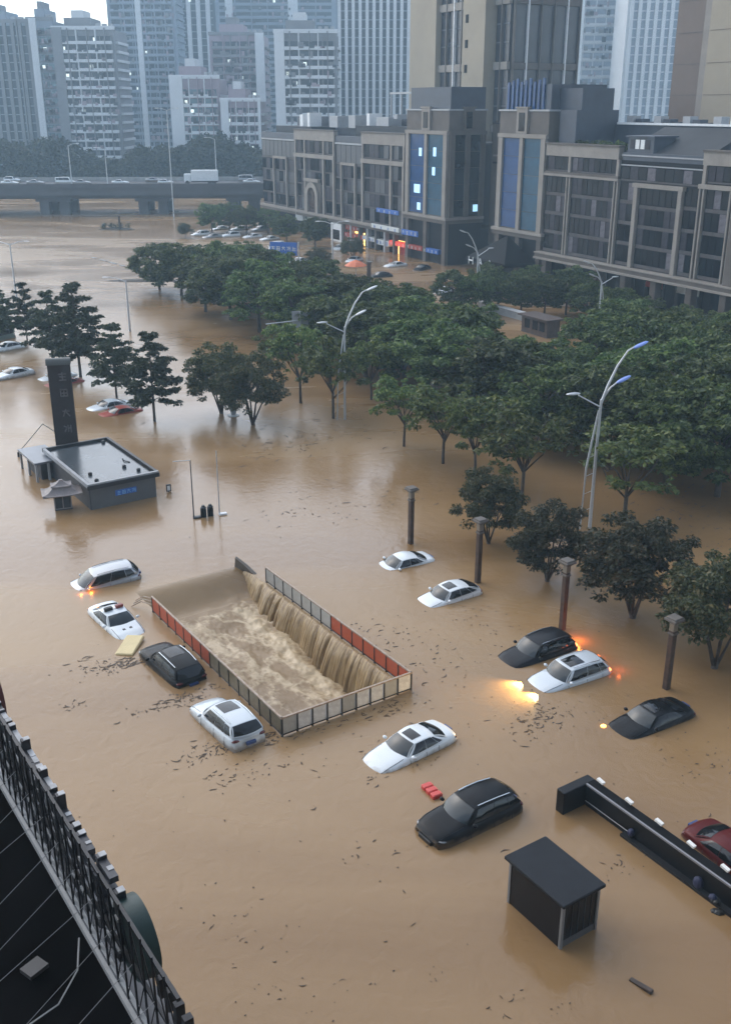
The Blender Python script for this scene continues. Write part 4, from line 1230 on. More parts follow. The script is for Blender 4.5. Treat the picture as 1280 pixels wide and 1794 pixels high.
# column lamps along the parking bay
col_m = mat('rust_brown_column', (0.06, 0.034, 0.022), 0.6, var=0.45, scale=2.2)
cap_m = mat('column_cap', (0.11, 0.095, 0.08), 0.7, var=0.3)
for (bx, lab) in (((2.99, 62.60, 3.99), 'brown column lamp furthest left, behind the small white sedan'), ((6.82, 56.63, 4.20), 'brown column lamp beside the white hatchback'), ((10.89, 50.61, 4.23), 'brown column lamp behind the dark car with orange glow'), ((14.96, 44.37, 4.01), 'brown column lamp furthest right, above the black sedan')):
    x, y, h = bx
    t = thing('column_lamp', lab, 'lamp', (x, y, 0), R(33.7), 'column lamps along the parking bay')
    MB().bbox(-0.155, 0.155, -0.155, 0.155, -1.0, h - 0.75, 0.03).build('shaft', col_m, t)
    MB().bbox(-0.19, 0.19, -0.19, 0.19, h - 0.95, h - 0.85, 0.02).build('collar', cap_m, t)
    MB().bbox(-0.16, 0.16, -0.16, 0.16, h - 0.75, h - 0.25, 0.03).build('lamp_box', mat('lamp_box_glass', (0.2, 0.17, 0.13), 0.3), t)
    MB().bbox(-0.24, 0.24, -0.24, 0.24, h - 0.3, h - 0.2, 0.03).bbox(-0.36, 0.36, -0.36, 0.36, h - 0.2, h - 0.08, 0.03).bbox(-0.3, 0.3, -0.3, 0.3, h - 0.08, h, 0.03).build('cap', cap_m, t)

# ------------------------------------------------------------------ guard house on the left
E1 = R(-56.5)                                        # the site grid: towards the camera and right
gh_wall = mat('guard_house_render', (0.10, 0.10, 0.10), 0.8, var=0.12, scale=1.0)
gh_dark = mat('guard_house_dark_cladding', (0.03, 0.031, 0.036), 0.6, var=0.3)
gh_roof = mat('wet_flat_roof', (0.06, 0.07, 0.077), 0.22, var=0.25, scale=0.6)
cop = mat('pale_coping', (0.27, 0.28, 0.29), 0.5, var=0.15)
fx, fy = (-19.63, 68.47)                             # near left roof corner
gh = thing('guard_house', 'single storey flat roofed guard house with a blue wall sign', 'building', (fx, fy, 0), R(34))
Lw, Ld = 5.2, 10.0
blk(gh, 'wall', gh_wall, 0.12, Lw - 0.12, 0.12, Ld - 0.2, -1.0, 1.72)
blk(gh, 'side_cladding', gh_dark, 0.06, 0.12, 0.15, Ld - 0.3, -1.0, 1.70)
blk(gh, 'roof', gh_roof, 0.3, Lw - 0.3, 0.3, Ld - 0.3, 1.72, 1.82)
blk(gh, 'parapet', cop, -0.1, Lw + 0.1, -0.1, 0.14, 1.72, 2.02)
blk(gh, 'parapet', cop, -0.1, 0.12, 0.14, Ld - 0.14, 1.72, 2.02)
blk(gh, 'parapet', dark_metal, Lw - 0.12, Lw + 0.1, 0.14, Ld - 0.14, 1.72, 2.02)
blk(gh, 'parapet', dark_metal, -0.1, Lw + 0.1, Ld - 0.14, Ld + 0.1, 1.72, 2.02)
blk(gh, 'fascia', dark_metal, -0.14, Lw + 0.14, -0.14, -0.1, 1.6, 1.9)
s_ = MB().box(1.95, 3.55, 0.06, 0.12, 0.72, 1.12).build('wall_sign', sign_blue, gh)
for i in range(4):
    strokes(s_, 2.2 + i * 0.38, 0.78, 0.28, GLY[i], mat('sign_pale_blue', (0.25, 0.5, 0.75), 0.5), 0.05, 'character', 0.05)
for (x, y) in ((4.6, 9.3), (1.0, 2.4), (0.9, 0.8), (3.7, 2.6), (4.3, 1.3)):
    MB().lathe([(0.16, 0), (0.16, 0.14), (0.1, 0.22)], 8, (x, y, 1.82)).build('roof_vent', dark_metal, gh)
MB().tube([(4.35, 4.6, 1.85), (4.2, 3.9, 1.9), (4.5, 3.5, 1.85)], 0.04, 5).build('roof_cable', black, gh)
# annex
ax0, ay0 = (-25.23, 74.43)
an = thing('porch', 'dark flat roofed porch on the left side of the guard house', 'porch', (ax0, ay0, 0), R(34))
MB().box(-0.1, 2.1, -0.1, 4.2, 1.42, 1.58).build('roof', mat('porch_roof', (0.15, 0.165, 0.19), 0.35, var=0.15), an)
for (x, y) in ((0.05, 0.05), (0.05, 2.0), (0.05, 4.0), (1.0, 0.05)):
    MB().box(x - 0.08, x + 0.08, y - 0.08, y + 0.08, -1, 1.42).build('post', grey_paint, an)
blk(an, 'back_wall', gh_dark, 0.5, 1.95, 0.4, 4.0, -1, 1.41)
# dark sign tower
tx, ty = (-24.38, 80.27)
ph = 8.6
py = thing('sign_tower', 'tall dark brown sign tower with four pale characters behind the guard house', 'sign', (tx, ty, 0), R(12))
pil = mat('sign_tower_brown', (0.018, 0.011, 0.010), 0.7, var=0.3)
MB().bbox(-0.88, 0.88, -0.3, 0.3, -1, ph - 0.7, 0.04).build('slab', pil, py)
cap = MB()
N_ = 10
ring = [(0.42 * math.cos(math.pi * i / N_), 0.5 * math.sin(math.pi * i / N_) + ph - 0.7) for i in range(N_ + 1)]
cap.add([(sx * 0.95, y, z) for sx in (-1, 1) for (y, z) in ring], [(i, i + 1, N_ + 2 + i, N_ + 1 + i) for i in range(N_)] + [tuple(range(N_ + 1)), tuple(range(2 * N_ + 1, N_, -1))])
cap.build('rounded_cap', mat('sign_tower_cap', (0.07, 0.075, 0.07), 0.4), py)
chm = mat('faded_character', (0.10, 0.088, 0.085), 0.5)
for i in range(4):
    strokes(py, 0.22, ph - 1.95 - i * 1.33 - (0.35 if i > 1 else 0), 0.62, GLY[i], chm, -0.33, 'character', 0.07)
# small lantern pavilion in front
lx, ly = (-21.75, 69.04)
lp = thing('lantern_pavilion', 'small pavilion with a two tier flared roof beside the guard house', 'pavilion', (lx, ly, 0), R(20))
tile = mat('pavilion_roof_tile', (0.22, 0.19, 0.18), 0.6, var=0.2)
blk(lp, 'body', gh_dark, -0.6, 0.6, -0.4, 0.4, -1, 1.25)
for x in (-0.58, -0.02, 0.55):
    MB().box(x - 0.04, x + 0.04, -0.46, -0.4, 0.15, 1.05).build('window_bar', tile, lp)
MB().box(-0.6, 0.6, -0.45, -0.41, 0.1, 0.16).box(-0.6, 0.6, -0.45, -0.41, 1.02, 1.08).build('window_frame', tile, lp)
def hip(w0, d0, z0, w1, d1, z1, lift):
    mb = MB()
    def f(u, v):
        w, d = lerp(w0, w1, v ** 0.7), lerp(d0, d1, v ** 0.7)
        z = lerp(z0, z1, v ** 1.4)
        t = (u * 4) % 4
        k = int(t)
        q = (t - k) * 2 - 1
        p = [(q * w, -d), (w, q * d), (-q * w, d), (-w, -q * d)][k]
        return (p[0], p[1], z + lift * (1 - v) ** 2 * abs(q) ** 4)
    mb.grid(f, 32, 5)
    mb.box(-w1, w1, -d1, d1, z1 - 0.05, z1 + 0.04)
    mb.box(-w0 * .97, w0 * .97, -d0 * .97, d0 * .97, z0 - 0.06, z0 - 0.01)
    return mb
hip(1.4, 0.95, 1.25, 0.6, 0.35, 1.75, 0.12).build('lower_roof', tile, lp)
hip(0.72, 0.5, 1.8, 0.12, 0.1, 2.15, 0.08).build('upper_roof', tile, lp)
# folded barrier boom
bx, by = (-28.61, 80.71)
bo = thing('barrier_boom', 'thin folded barrier boom sticking up left of the guard house', 'barrier', (bx, by, 0), R(20))
MB().tube([(0, 0, -1), (0, 0, 0.4)], 0.12, 6).build('post', dark_metal, bo)
MB().tube([(0, 0, 0.35), (2.15, 0, 2.6)], 0.04, 5).build('arm', mat('barrier_paint', (0.35, 0.33, 0.27), 0.5), bo)
MB().tube([(2.15, 0, 2.6), (3.15, 0, 1.75)], 0.035, 5).build('folded_arm', mat('barrier_paint', (0, 0, 0)), bo)

# gate posts, bins and the small sign between guard house and ramp
for (x, y, h), lab, s in (((-12.05, 67.06, 4.32), 'thin gate pole with a short top bar, left of two bins', -1), ((-10.33, 67.71, 4.77), 'thin gate pole right of two black bins', 0)):
    t = thing('gate_pole', lab, 'pole', (x, y, 0), R(20))
    MB().tube([(0, 0, -1), (0.0, 0, h)], [0.05, 0.035], 6).build('pole', dark_metal if s else galv, t)
    MB().box(-0.05, 0.5, -0.15, 0.15, -0.5, 0.12).build('base_box', dark_metal if s else white_paint, t)
    if s:
        MB().tube([(0, 0, h - 0.02), (-1.2, 0, h + 0.03)], 0.03, 5).build('top_bar', galv, t)
for (x, y, h), lab in (((-11.41, 67.38, 0.91), 'black litter bin nearer the left gate pole'), ((-10.96, 67.60, 0.82), 'black litter bin nearer the right gate pole')):
    t = thing('litter_bin', lab, 'bin', (x, y, 0), R(15))
    MB().bbox(-0.2, 0.2, -0.2, 0.2, -0.6, 0.62, 0.05).build('body', black, t)
    MB().lathe([(0.2, 0.62), (0.22, 0.68), (0.12, 0.78), (0.1, 0.86)], 8).build('lid', dark_metal, t)
x, y, h = (-14.75, 72.34, 0.91)
t = thing('small_sign', 'small framed sign standing in the water right of the guard house', 'sign', (x, y, 0), R(20))
MB().box(-0.18, 0.18, -0.04, 0.04, 0.05, 0.62).build('frame', dark_metal, t)
MB().box(-0.11, 0.11, -0.06, -0.04, 0.15, 0.52).build('sign_face', white_paint, t)
MB().box(-0.03, 0.03, -0.03, 0.03, -1, 0.05).build('post', dark_metal, t)
x, y, h = (-12.35, 92.83, 1.82)
t = thing('white_post', 'small white post with a wide foot between two dark trees', 'post', (x, y, 0))
MB().lathe([(0.55, -0.2), (0.55, 0.06), (0.2, 0.12)], 10).build('foot', white_paint, t)
MB().lathe([(0.22, 0.12), (0.3, 0.5), (0.26, 1.1), (0.12, 1.5)], 10).build('body', grey_paint, t)

# ------------------------------------------------------------------ kiosk in the foreground
kx, ky = (6.64, 27.15)
ki = thing('kiosk', 'small black security kiosk with a flat slate roof and grey corner posts', 'kiosk', (kx, ky, 0), R(33.5))
kr = mat('kiosk_roof', (0.010, 0.012, 0.016), 0.55, spec=0.22, var=0.3, scale=1.8)
kg = mat('kiosk_dark_glass', (0.004, 0.004, 0.006), 0.25, spec=0.25)
kw, kd = 2.0, 3.05
MB().bbox(0, kw, 0, kd, 1.9, 2.02, 0.03).build('roof', kr, ki)
for (x, y) in ((0.18, 0.18), (kw - 0.18, 0.18), (0.18, kd - 0.22), (kw - 0.18, kd - 0.22)):
    MB().bbox(x - 0.06, x + 0.06, y - 0.06, y + 0.06, -1, 1.9, 0.01).build('corner_post', mat('kiosk_post', (0.2, 0.205, 0.21), 0.45), ki)
blk(ki, 'front_panel', kg, 0.24, kw - 0.24, 0.17, 0.2, 0.28, 1.88)
blk(ki, 'side_panel', kg, 0.15, 0.2, 0.24, kd - 0.28, -0.6, 1.88)
blk(ki, 'side_panel', kg, kw - 0.2, kw - 0.15, 0.24, kd - 0.28, -0.6, 1.88)
blk(ki, 'back_panel', kg, 0.24, kw - 0.24, kd - 0.24, kd - 0.2, -0.6, 1.88)
blk(ki, 'plinth', mat('kiosk_plinth', (0.1, 0.1, 0.1), 0.6), 0.24, kw - 0.24, 0.16, 0.21, -1, 0.26)
for i in range(5):
    blk(ki, 'slat', dark_metal, 0.3 + i * 0.3, 0.33 + i * 0.3, 0.15, 0.168, 0.3, 1.86)

# ------------------------------------------------------------------ black sign wall on the right
wx, wy = (8.06, 34.54)
bw = thing('sign_wall', 'long black boundary wall with small white lamps on its top edge', 'wall', (wx, wy, 0), R(33.5))
bl = mat('polished_black_wall', (0.004, 0.004, 0.005), 0.35, spec=0.25, var=0.3)
MB().bbox(0, 1.75, 0, 0.45, -1, 1.05, 0.03).build('end_pier', bl, bw)
MB().box(1.25, 1.6, -14, 0.0, -0.1, 1.0).build('wall_face', bl, bw)
MB().box(1.2, 1.28, -14, 0.0, 0.98, 1.06).build('edge_trim', mat('edge_trim', (0.22, 0.22, 0.23), 0.4), bw)
MB().box(1.28, 1.72, -14, 0.0, 0.985, 1.045).build('coping', black, bw)
MB().tube([(1.2, -0.05, 0.25), (1.2, -2.6, 0.25)], 0.02, 5).build('handrail', grey_paint, bw)
MB().box(0.98, 1.24, -13.5, -2.2, -0.3, 0.12).build('plinth', dark_metal, bw)
lamp_w = mat('warm_white_lamp', (0.85, 0.82, 0.75), 0.4)
for i in range(8):
    y = -0.35 - i * 1.55
    a = MB().box(1.62, 1.70, y - 0.05, y + 0.05, 1.04, 1.16).build('lamp_bracket', dark_metal, bw)
    MB().obox((1.68, y, 1.2), (0.16, 0.34, 0.09), 0, 0.15).build('spot_lamp', lamp_w, a)
navy = mat('navy_tarpaulin', (0.02, 0.025, 0.07), 0.5, var=0.3)
for (y, z, s) in ((-2.6, 0.35, 0.3), (-5.9, 0.3, 0.45), (-6.6, 0.05, 0.4)):
    MB().ell((1.15, y, z), (0.16, s * 0.5, s * 0.6), 9, 6).build('hanging_bundle', navy, bw)
for k, (px, lab, sz) in enumerate((((12.87, 29.38), 'dark sodden heap against the black wall by the right edge', 0.7),)):
    mb = MB()
    for i in range(7):
        mb.ell((rnd.uniform(-.4, .4) * sz, rnd.uniform(-.5, .5) * sz, rnd.uniform(-.05, .15)), (rnd.uniform(.15, .35) * sz, rnd.uniform(.15, .35) * sz, rnd.uniform(.08, .2) * sz), 7, 5)
    tag(put('debris_heap', mb.mesh('debris_heap', mat('sodden_debris', (0.02, 0.02, 0.018), 0.5, var=0.5, scale=5)), None, (px[0], px[1], 0.02)), lab, 'debris', 'debris heaps by the wall')

# floating boards
x, y = (-12.62, 48.61)
b_ = MB().bbox(-0.5, 0.5, -0.95, 0.95, -0.05, 0.1, 0.05).build('foam_board', mat('cream_foam', (0.62, 0.5, 0.26), 0.6, var=0.08))
b_.location = (x, y, 0.06); b_.rotation_euler = (R(4), R(-3), R(-8))
tag(b_, 'cream yellow foam board floating between the police car and black estate car', 'board')
x, y = (2.80, 36.04)
t = thing('plastic_barrier', 'red plastic barrier floating behind the near black car', 'barrier', (x, y, 0.05), R(-60))
redp = mat('red_plastic', (0.6, 0.06, 0.045), 0.4)
for i in range(3):
    MB().bbox(-0.5 + i * 0.34, -0.19 + i * 0.34, -0.24, 0.24, -0.15, 0.14, 0.04).build('barrier_block', redp, t)
MB().box(-0.48, 0.45, -0.05, 0.05, -0.1, 0.08).build('spine', mat('red_plastic_dark', (0.4, 0.04, 0.03), 0.4), t)
x, y = (9.07, 25.75)
pl = MB().bbox(-0.42, 0.42, -0.09, 0.09, -0.05, 0.06, 0.02).build('plank', mat('wet_plank', (0.05, 0.032, 0.022), 0.6, var=0.4, scale=4))
pl.location = (x, y, 0.03); pl.rotation_euler = (0, R(-6), R(-47))
tag(pl, 'dark wet plank floating near the bottom right corner', 'plank')

# road signs and street clutter near the far shops
x, y, h = (-10.58, 239.12, 5.22)
bb = thing('billboard', 'white billboard on a post in front of the far shops', 'billboard', (x, y, 0), R(-40))
MB().tube([(4.5, 0.3, -1), (4.5, 0.3, h)], 0.22, 8).build('post', galv, bb)
f_ = MB().box(-4.2, 4.2, -0.15, 0.15, h - 3.3, h).build('panel', mat('billboard_print', (0.5, 0.55, 0.48), 0.5, var=0.25, scale=0.5), bb)
MB().box(-4.35, 4.35, -0.12, 0.18, h - 3.45, h - 3.3).box(-4.35, 4.35, -0.12, 0.18, h, h + 0.15).build('frame', grey_paint, f_)
MB().box(-6.9, -4.6, -0.15, 0.15, h - 2.6, h - 0.4).build('side_panel', sign_white, bb)
for i, (cx, cz) in enumerate(((-3.6, -1.0), (-3.6, -2.1), (-2.9, -1.5))):
    strokes(f_, cx, h + cz, 0.6, GLY[i], dark_metal, -0.2, 'character')
x, y, h = (-11.50, 181.14, 5.21)
bs = thing('road_sign', 'blue direction sign on a pole by the parked cars', 'sign', (x, y, 0), R(-15))
MB().tube([(0, 0, -1), (0, 0, h)], 0.12, 6).build('pole', galv, bs)
f_ = MB().box(-5.2, -0.3, -0.1, 0.05, h - 2.3, h - 0.1).build('panel', sign_blue, bs)
for i in range(5):
    strokes(f_, -4.6 + i * 0.95, h - 1.5, 0.7, GLY[i], sign_white, -0.13, 'character')
x, y, h = (-7.15, 112.85, 6.05)
gs = thing('gantry_sign', 'grey back of a road sign on an arm above the avenue trees', 'sign', (x, y, 0), R(10))
MB().tube([(0, 0, -1), (0, 0, h)], 0.1, 6).build('pole', galv, gs)
MB().tube([(-3.8, 0, h - 1.3), (1.2, 0, h - 0.9)], 0.06, 6).build('arm', galv, gs)
MB().box(-0.9, 0.9, 0.05, 0.12, h - 1.9, h).build('panel', grey_paint, gs)
x, y, h = (-1.66, 178.56, 2.59)
um = thing('market_umbrella', 'orange market umbrella in front of the lit shops', 'umbrella', (x, y, 0))
um_m = mat('orange_canvas', (0.72, 0.2, 0.09), 0.7)
MB().lathe([(1.9, h - 1.0), (1.85, h - 0.9), (1.0, h - 0.35), (0.06, h)], 8).build('canopy', um_m, um)
MB().tube([(0, 0, -1), (0, 0, h - 0.3)], 0.05, 6).build('pole', grey_paint, um)
x, y, h = (0.56, 170.04, 3.48)
tp = thing('stone_pillar', 'slim dark stone pillar right of the orange umbrella', 'pillar', (x, y, 0))
MB().bbox(-0.35, 0.35, -0.35, 0.35, -1, h - 0.2, 0.05).build('shaft', col_m, tp)
MB().bbox(-0.5, 0.5, -0.5, 0.5, h - 0.2, h, 0.04).build('cap', cap_m, tp)
# low wall with white rail before the right wing
x, y = (16.19, 147.64)
lwall = thing('low_wall', 'low pale wall with white coping in front of the right planting', 'wall', (x, y, 0), UA)
blk(lwall, 'wall', concrete, 0, 17, -0.2, 0.2, -1, 1.0)
blk(lwall, 'coping', white_paint, -0.1, 17.1, -0.3, 0.3, 1.0, 1.2)
x, y = (22.14, 129.83)
gk = thing('gate_hut', 'small brown gate hut half hidden among the right hand trees', 'hut', (x, y, 0), UA)
blk(gk, 'wall', mat('hut_brown', (0.08, 0.055, 0.042), 0.8, var=0.3), -2.6, 2.6, -1, 1, -1, 2.1)
blk(gk, 'roof', mat('hut_roof', (0.07, 0.05, 0.042), 0.8, var=0.3), -3.0, 3.0, -1.4, 1.4, 2.1, 2.3)
for s in (-1.4, 0.2, 1.6):
    blk(gk, 'window', glass_d, s - 0.5, s + 0.5, -1.06, -1.0, 0.7, 1.8)
# flooded median with posts and shrubs before the bridge
x, y = (-58.20, 248.33)
md = thing('median_island', 'tiny flooded island with shrubs and posts in front of the bridge', 'island', (x, y, 0))
MB().ell((0, 0, -0.3), (5.0, 1.8, 0.7), 14, 6).build('mound', mat('island_soil', (0.06, 0.055, 0.04), 0.9, var=0.4), md)
for i in range(4):
    put('shrub', leaf_mesh('shrub', [(0, 0, 0.8, 0.9)], 60, 0.5, 0.8, 0.1, i + 50, leaf_tier), md, (-3 + i * 1.9, rnd.uniform(-.5, .5), 0))
MB().tube([(1.0, -1.2, -3.5), (1.0, -1.2, 3.2)], 0.22, 6).build('post', dark_metal, md)
MB().tube([(1.0, -1.2, 3.1), (-19, -1.0, 3.3)], 0.1, 5).build('boom', dark_metal, md)
# kerb line showing through the water on the left road
x0, y0 = (-51.65, 199.82)
x1, y1 = (-28.76, 168.89)
kb = MB()
for i in range(9):
    t = i / 9
    kb.obox((lerp(x0, x1, t), lerp(y0, y1, t), 0.03), (3.2 if i % 3 else 1.8, 0.5, 0.14), math.atan2(y1 - y0, x1 - x0))
tag(kb.build('median_kerb', concrete), kind='structure')
x, y = (-36.41, 172.40)
tag(MB().ell((0, 0, -0.1), (7, 1.4, 0.35), 18, 5).build('mud_bank', mat('mud', (0.05, 0.042, 0.032), 0.8, var=0.4)), 'dark mud bank showing above water by the avenue', 'mud bank').location = (x, y, 0)


# ------------------------------------------------------------------ vehicles
def paint(name, col, flake=0.2):
    """car paint with a silt film that thins out above the water line"""
    m = mat(name, col, 0.3, flake, 0.14 if col[1] < 0.1 else 0.4, coat=0.03 if col[1] < 0.1 else 0.3)
    n, l = nodes_of(m)
    b = n['Principled BSDF']
    tc = n.new('ShaderNodeTexCoord')
    sx = n.new('ShaderNodeSeparateXYZ')
    l.new(tc.outputs['Object'], sx.inputs[0])
    nz = n.new('ShaderNodeTexNoise')
    nz.inputs['Scale'].default_value = 3.0
    nz.inputs['Detail'].default_value = 7
    l.new(tc.outputs['Object'], nz.inputs['Vector'])
    ad = n.new('ShaderNodeMath')
    ad.operation = 'MULTIPLY_ADD'
    l.new(nz.outputs['Fac'], ad.inputs[0])
    ad.inputs[1].default_value = -0.45
    l.new(sx.outputs['Z'], ad.inputs[2])
    mr = n.new('ShaderNodeMapRange')
    mr.inputs['From Min'].default_value = 0.58
    mr.inputs['From Max'].default_value = 0.36
    mr.inputs['To Max'].default_value = 0.75
    l.new(ad.outputs[0], mr.inputs['Value'])
    mx = n.new('ShaderNodeMix')
    mx.data_type = 'RGBA'
    l.new(mr.outputs['Result'], mx.inputs['Factor'])
    mx.inputs['A'].default_value = (*col, 1)
    mx.inputs['B'].default_value = (0.17, 0.12, 0.075, 1)
    l.new(mx.outputs['Result'], b.inputs['Base Color'])
    return m
P_white = paint('white_car_paint', (0.70, 0.74, 0.75), 0)
P_pearl = paint('pearl_car_paint', (0.55, 0.60, 0.63), 0.1)
P_silver = paint('silver_car_paint', (0.34, 0.36, 0.38), 0.4)
P_black = paint('black_car_paint', (0.004, 0.0045, 0.006), 0)
P_char = paint('charcoal_car_paint', (0.012, 0.013, 0.016), 0.1)
P_red = paint('dark_red_car_paint', (0.09, 0.012, 0.012), 0.1)
P_taxi = paint('red_taxi_paint', (0.33, 0.07, 0.05), 0)
P_green = paint('green_minibus_paint', (0.12, 0.17, 0.15), 0)
car_glass = mat('car_glass', (0.008, 0.010, 0.012), 0.06, spec=0.4)
wind_glass = mat('windscreen_glass', (0.02, 0.027, 0.03), 0.06, spec=0.5)
trim = mat('car_trim', (0.015, 0.015, 0.016), 0.5)
chrome = mat('chrome_trim', (0.55, 0.56, 0.57), 0.2, 0.9)
lamp_clear = mat('headlamp_lens', (0.2, 0.21, 0.22), 0.1, 0.2)
lamp_on = mat('lit_headlamp', (1, 0.9, 0.6), 0.2, emit=(1.0, 0.78, 0.38), estr=7)
amber_on = mat('lit_amber_lamp', (1, 0.5, 0.1), 0.2, emit=(1.0, 0.4, 0.06), estr=4)
tail_off = mat('tail_lamp_lens', (0.09, 0.008, 0.008), 0.25)
tail_on = mat('lit_tail_lamp', (0.8, 0.1, 0.05), 0.2, emit=(1.0, 0.16, 0.05), estr=3)
plate_m = mat('number_plate_blue', (0.03, 0.06, 0.18), 0.4)
plate_w = mat('number_plate_white', (0.6, 0.62, 0.6), 0.4)

SPEC = {  # x forward from the middle; heights above the road
    'sedan': dict(L=4.75, W=1.82, top=[(-2.375, 0.86), (-2.2, 1.0), (-1.6, 1.05), (0.9, 0.99), (1.6, 0.9), (2.2, 0.74), (2.375, 0.6)], cab=(0.98, 0.2, -1.0, -1.78), zc=0.98, zr=1.47, zd=1.05, wr=0.66, rails=False, qtr=False),
    'suv': dict(L=4.65, W=1.88, top=[(-2.325, 0.95), (-2.2, 1.1), (-1.6, 1.12), (0.95, 1.1), (1.6, 1.03), (2.15, 0.9), (2.325, 0.72)], cab=(1.05, 0.38, -1.72, -2.22), zc=1.1, zr=1.70, zd=1.16, wr=0.72, rails=True, qtr=True),
    'mpv': dict(L=4.85, W=1.86, top=[(-2.425, 0.95), (-2.3, 1.06), (-1.6, 1.08), (1.25, 1.03), (1.8, 0.93), (2.25, 0.8), (2.425, 0.62)], cab=(1.4, 0.5, -1.9, -2.34), zc=1.03, zr=1.68, zd=1.12, wr=0.74, rails=True, qtr=True),
    'hatch': dict(L=4.3, W=1.8, top=[(-2.15, 0.9), (-2.0, 1.04), (-1.4, 1.06), (0.9, 1.02), (1.5, 0.94), (2.0, 0.78), (2.15, 0.62)], cab=(0.98, 0.3, -1.15, -1.95), zc=1.02, zr=1.52, zd=1.08, wr=0.68, rails=False, qtr=True),
    'van': dict(L=5.0, W=1.9, top=[(-2.5, 1.1), (-2.4, 1.2), (-1.6, 1.2), (1.8, 1.18), (2.2, 1.08), (2.4, 0.95), (2.5, 0.75)], cab=(2.1, 1.45, -2.3, -2.46), zc=1.15, zr=2.0, zd=1.25, wr=0.8, rails=False, qtr=True),
}
CARM = {}
def car_meshes(kind):
    if kind in CARM:
        return CARM[kind]
    S = SPEC[kind]
    L, W = S['L'], S['W']
    hw = W / 2
    x0, x1, x2, x3 = S['cab']
    zc, zr, zd = S['zc'], S['zr'], S['zd']
    body = MB()
    sec = [(0.0, 1.0, 0.035), (0.45, 1.0, 0.028), (0.78, 1.0, 0.0), (0.91, 1.0, -0.05), (0.975, 1.0, -0.14), (1.0, 0.5, -0.1), (0.985, 0.0, 0.50), (0.94, 0.0, 0.25), (0.9, 0.0, 0.18)]
    ns = 34
    def bp(u, v):
        s = u * 2 - 1
        s = math.copysign(abs(s) ** 0.8, s)
        x = s * L / 2
        zt = interp(x, S['top'])
        wf = hw * (1 - 0.15 * abs(s) ** 7 - 0.05 * max(0, s) ** 3)
        j = v * (len(sec) * 2 - 2)
        j = int(round(j)) - (len(sec) - 1)
        a, fz, dz = sec[abs(j)]
        y = math.copysign(a * wf, j) if j else 0
        if fz == 1.0: z = zt + dz
        elif fz == 0.5: z = (zt - 0.14 + 0.5) / 2 + 0.06
        else: z = dz
        x2_ = x - math.copysign(abs(s) ** 8 * 0.16 * (((z - 0.55) / 0.45) ** 2), s)
        x2_ -= math.copysign(abs(s) ** 8 * 0.22 * (abs(y) / hw) ** 3, s)
        return (x2_, y, z)
    nvv = len(sec) * 2 - 2
    body.grid(bp, ns, nvv)
    for u in (0, 1):
        base = [bp(u, j / nvv) for j in range(nvv + 1)]
        o = len(body.v)
        body.v += base
        for j in range(len(sec) - 1):
            body.f.append((o + j, o + j + 1, o + nvv - j - 1, o + nvv - j) if u == 0 else (o + nvv - j, o + nvv - j - 1, o + j + 1, o + j))
    # cabin surfaces
    wb, wr = hw * 0.955, hw * S['wr']
    wc = hw * 0.86
    def roofz(v): return zr - 0.03 - 0.10 * (2 * v - 0.85) ** 2 * (0.5 if v < 0.42 else 0.8)
    def roof(u, v):
        return (lerp(x1 - 0.07 * u * u, x2 + 0.05 * u * u, v), u * wr * (0.97 + 0.06 * math.sin(math.pi * v)), roofz(v) - 0.055 * u * u)
    def wind(u, v):
        b_ = Vector((x0 - 0.26 * u * u, u * wc, zc - 0.02))
        t_ = Vector(roof(u, 0))
        p = b_.lerp(t_, v)
        return p + Vector((0.03, 0, 0.04)) * math.sin(math.pi * v)
    def rear(u, v):
        b_ = Vector((x3 + 0.2 * u * u, u * wc, zd - 0.02))
        t_ = Vector(roof(u, 1))
        p = b_.lerp(t_, v)
        return p + Vector((-0.035, 0, 0.035)) * math.sin(math.pi * v)
    def side(sg):
        def f(u, v):
            xb = lerp(x0 - 0.26, x3 + 0.2, u)
            yb = wc + (wb - wc) * min(1, math.sin(math.pi * u) * 1.6) 
            b_ = Vector((xb, sg * yb, lerp(zc, zd, u) - 0.03))
            t_ = Vector(roof(sg, u))
            p = b_.lerp(t_, v)
            p.y += sg * 0.035 * math.sin(math.pi * v)
            return p
        return f
    body.grid(roof, 10, 12, -1, 1, 0, 1)
    body.grid(wind, 10, 6, -1, 1, 0, 1)
    body.grid(rear, 10, 6, -1, 1, 0, 1)
    for sg in (-1, 1):
        body.grid(side(sg), 14, 6)
    ctr = Vector(((x1 + x2) / 2, 0, zc - 0.3))
    def patch(fn, u0, u1, v0, v1, off=0.012, nu=8, nv=5, thick=True):
        mb = MB()
        def g(u, v):
            p = Vector(fn(u, v))
            e = 0.01
            n_ = (Vector(fn(u + e, v)) - Vector(fn(u - e, v))).cross(Vector(fn(u, v + e)) - Vector(fn(u, v - e)))
            n_.normalize()
            if n_.dot(p - ctr) < 0: n_ = -n_
            return p + n_ * off
        mb.grid(g, nu, nv, u0, u1, v0, v1)
        return mb
    parts = [('body', body.mesh('body', P_white, True), 'paint', None)]
    parts.append(('windscreen', patch(wind, -0.955, 0.955, 0.03, 0.95).mesh('windscreen', wind_glass, True), None, None))
    parts.append(('rear_window', patch(rear, -0.92, 0.92, 0.08, 0.93).mesh('rear_window', car_glass, True), None, None))
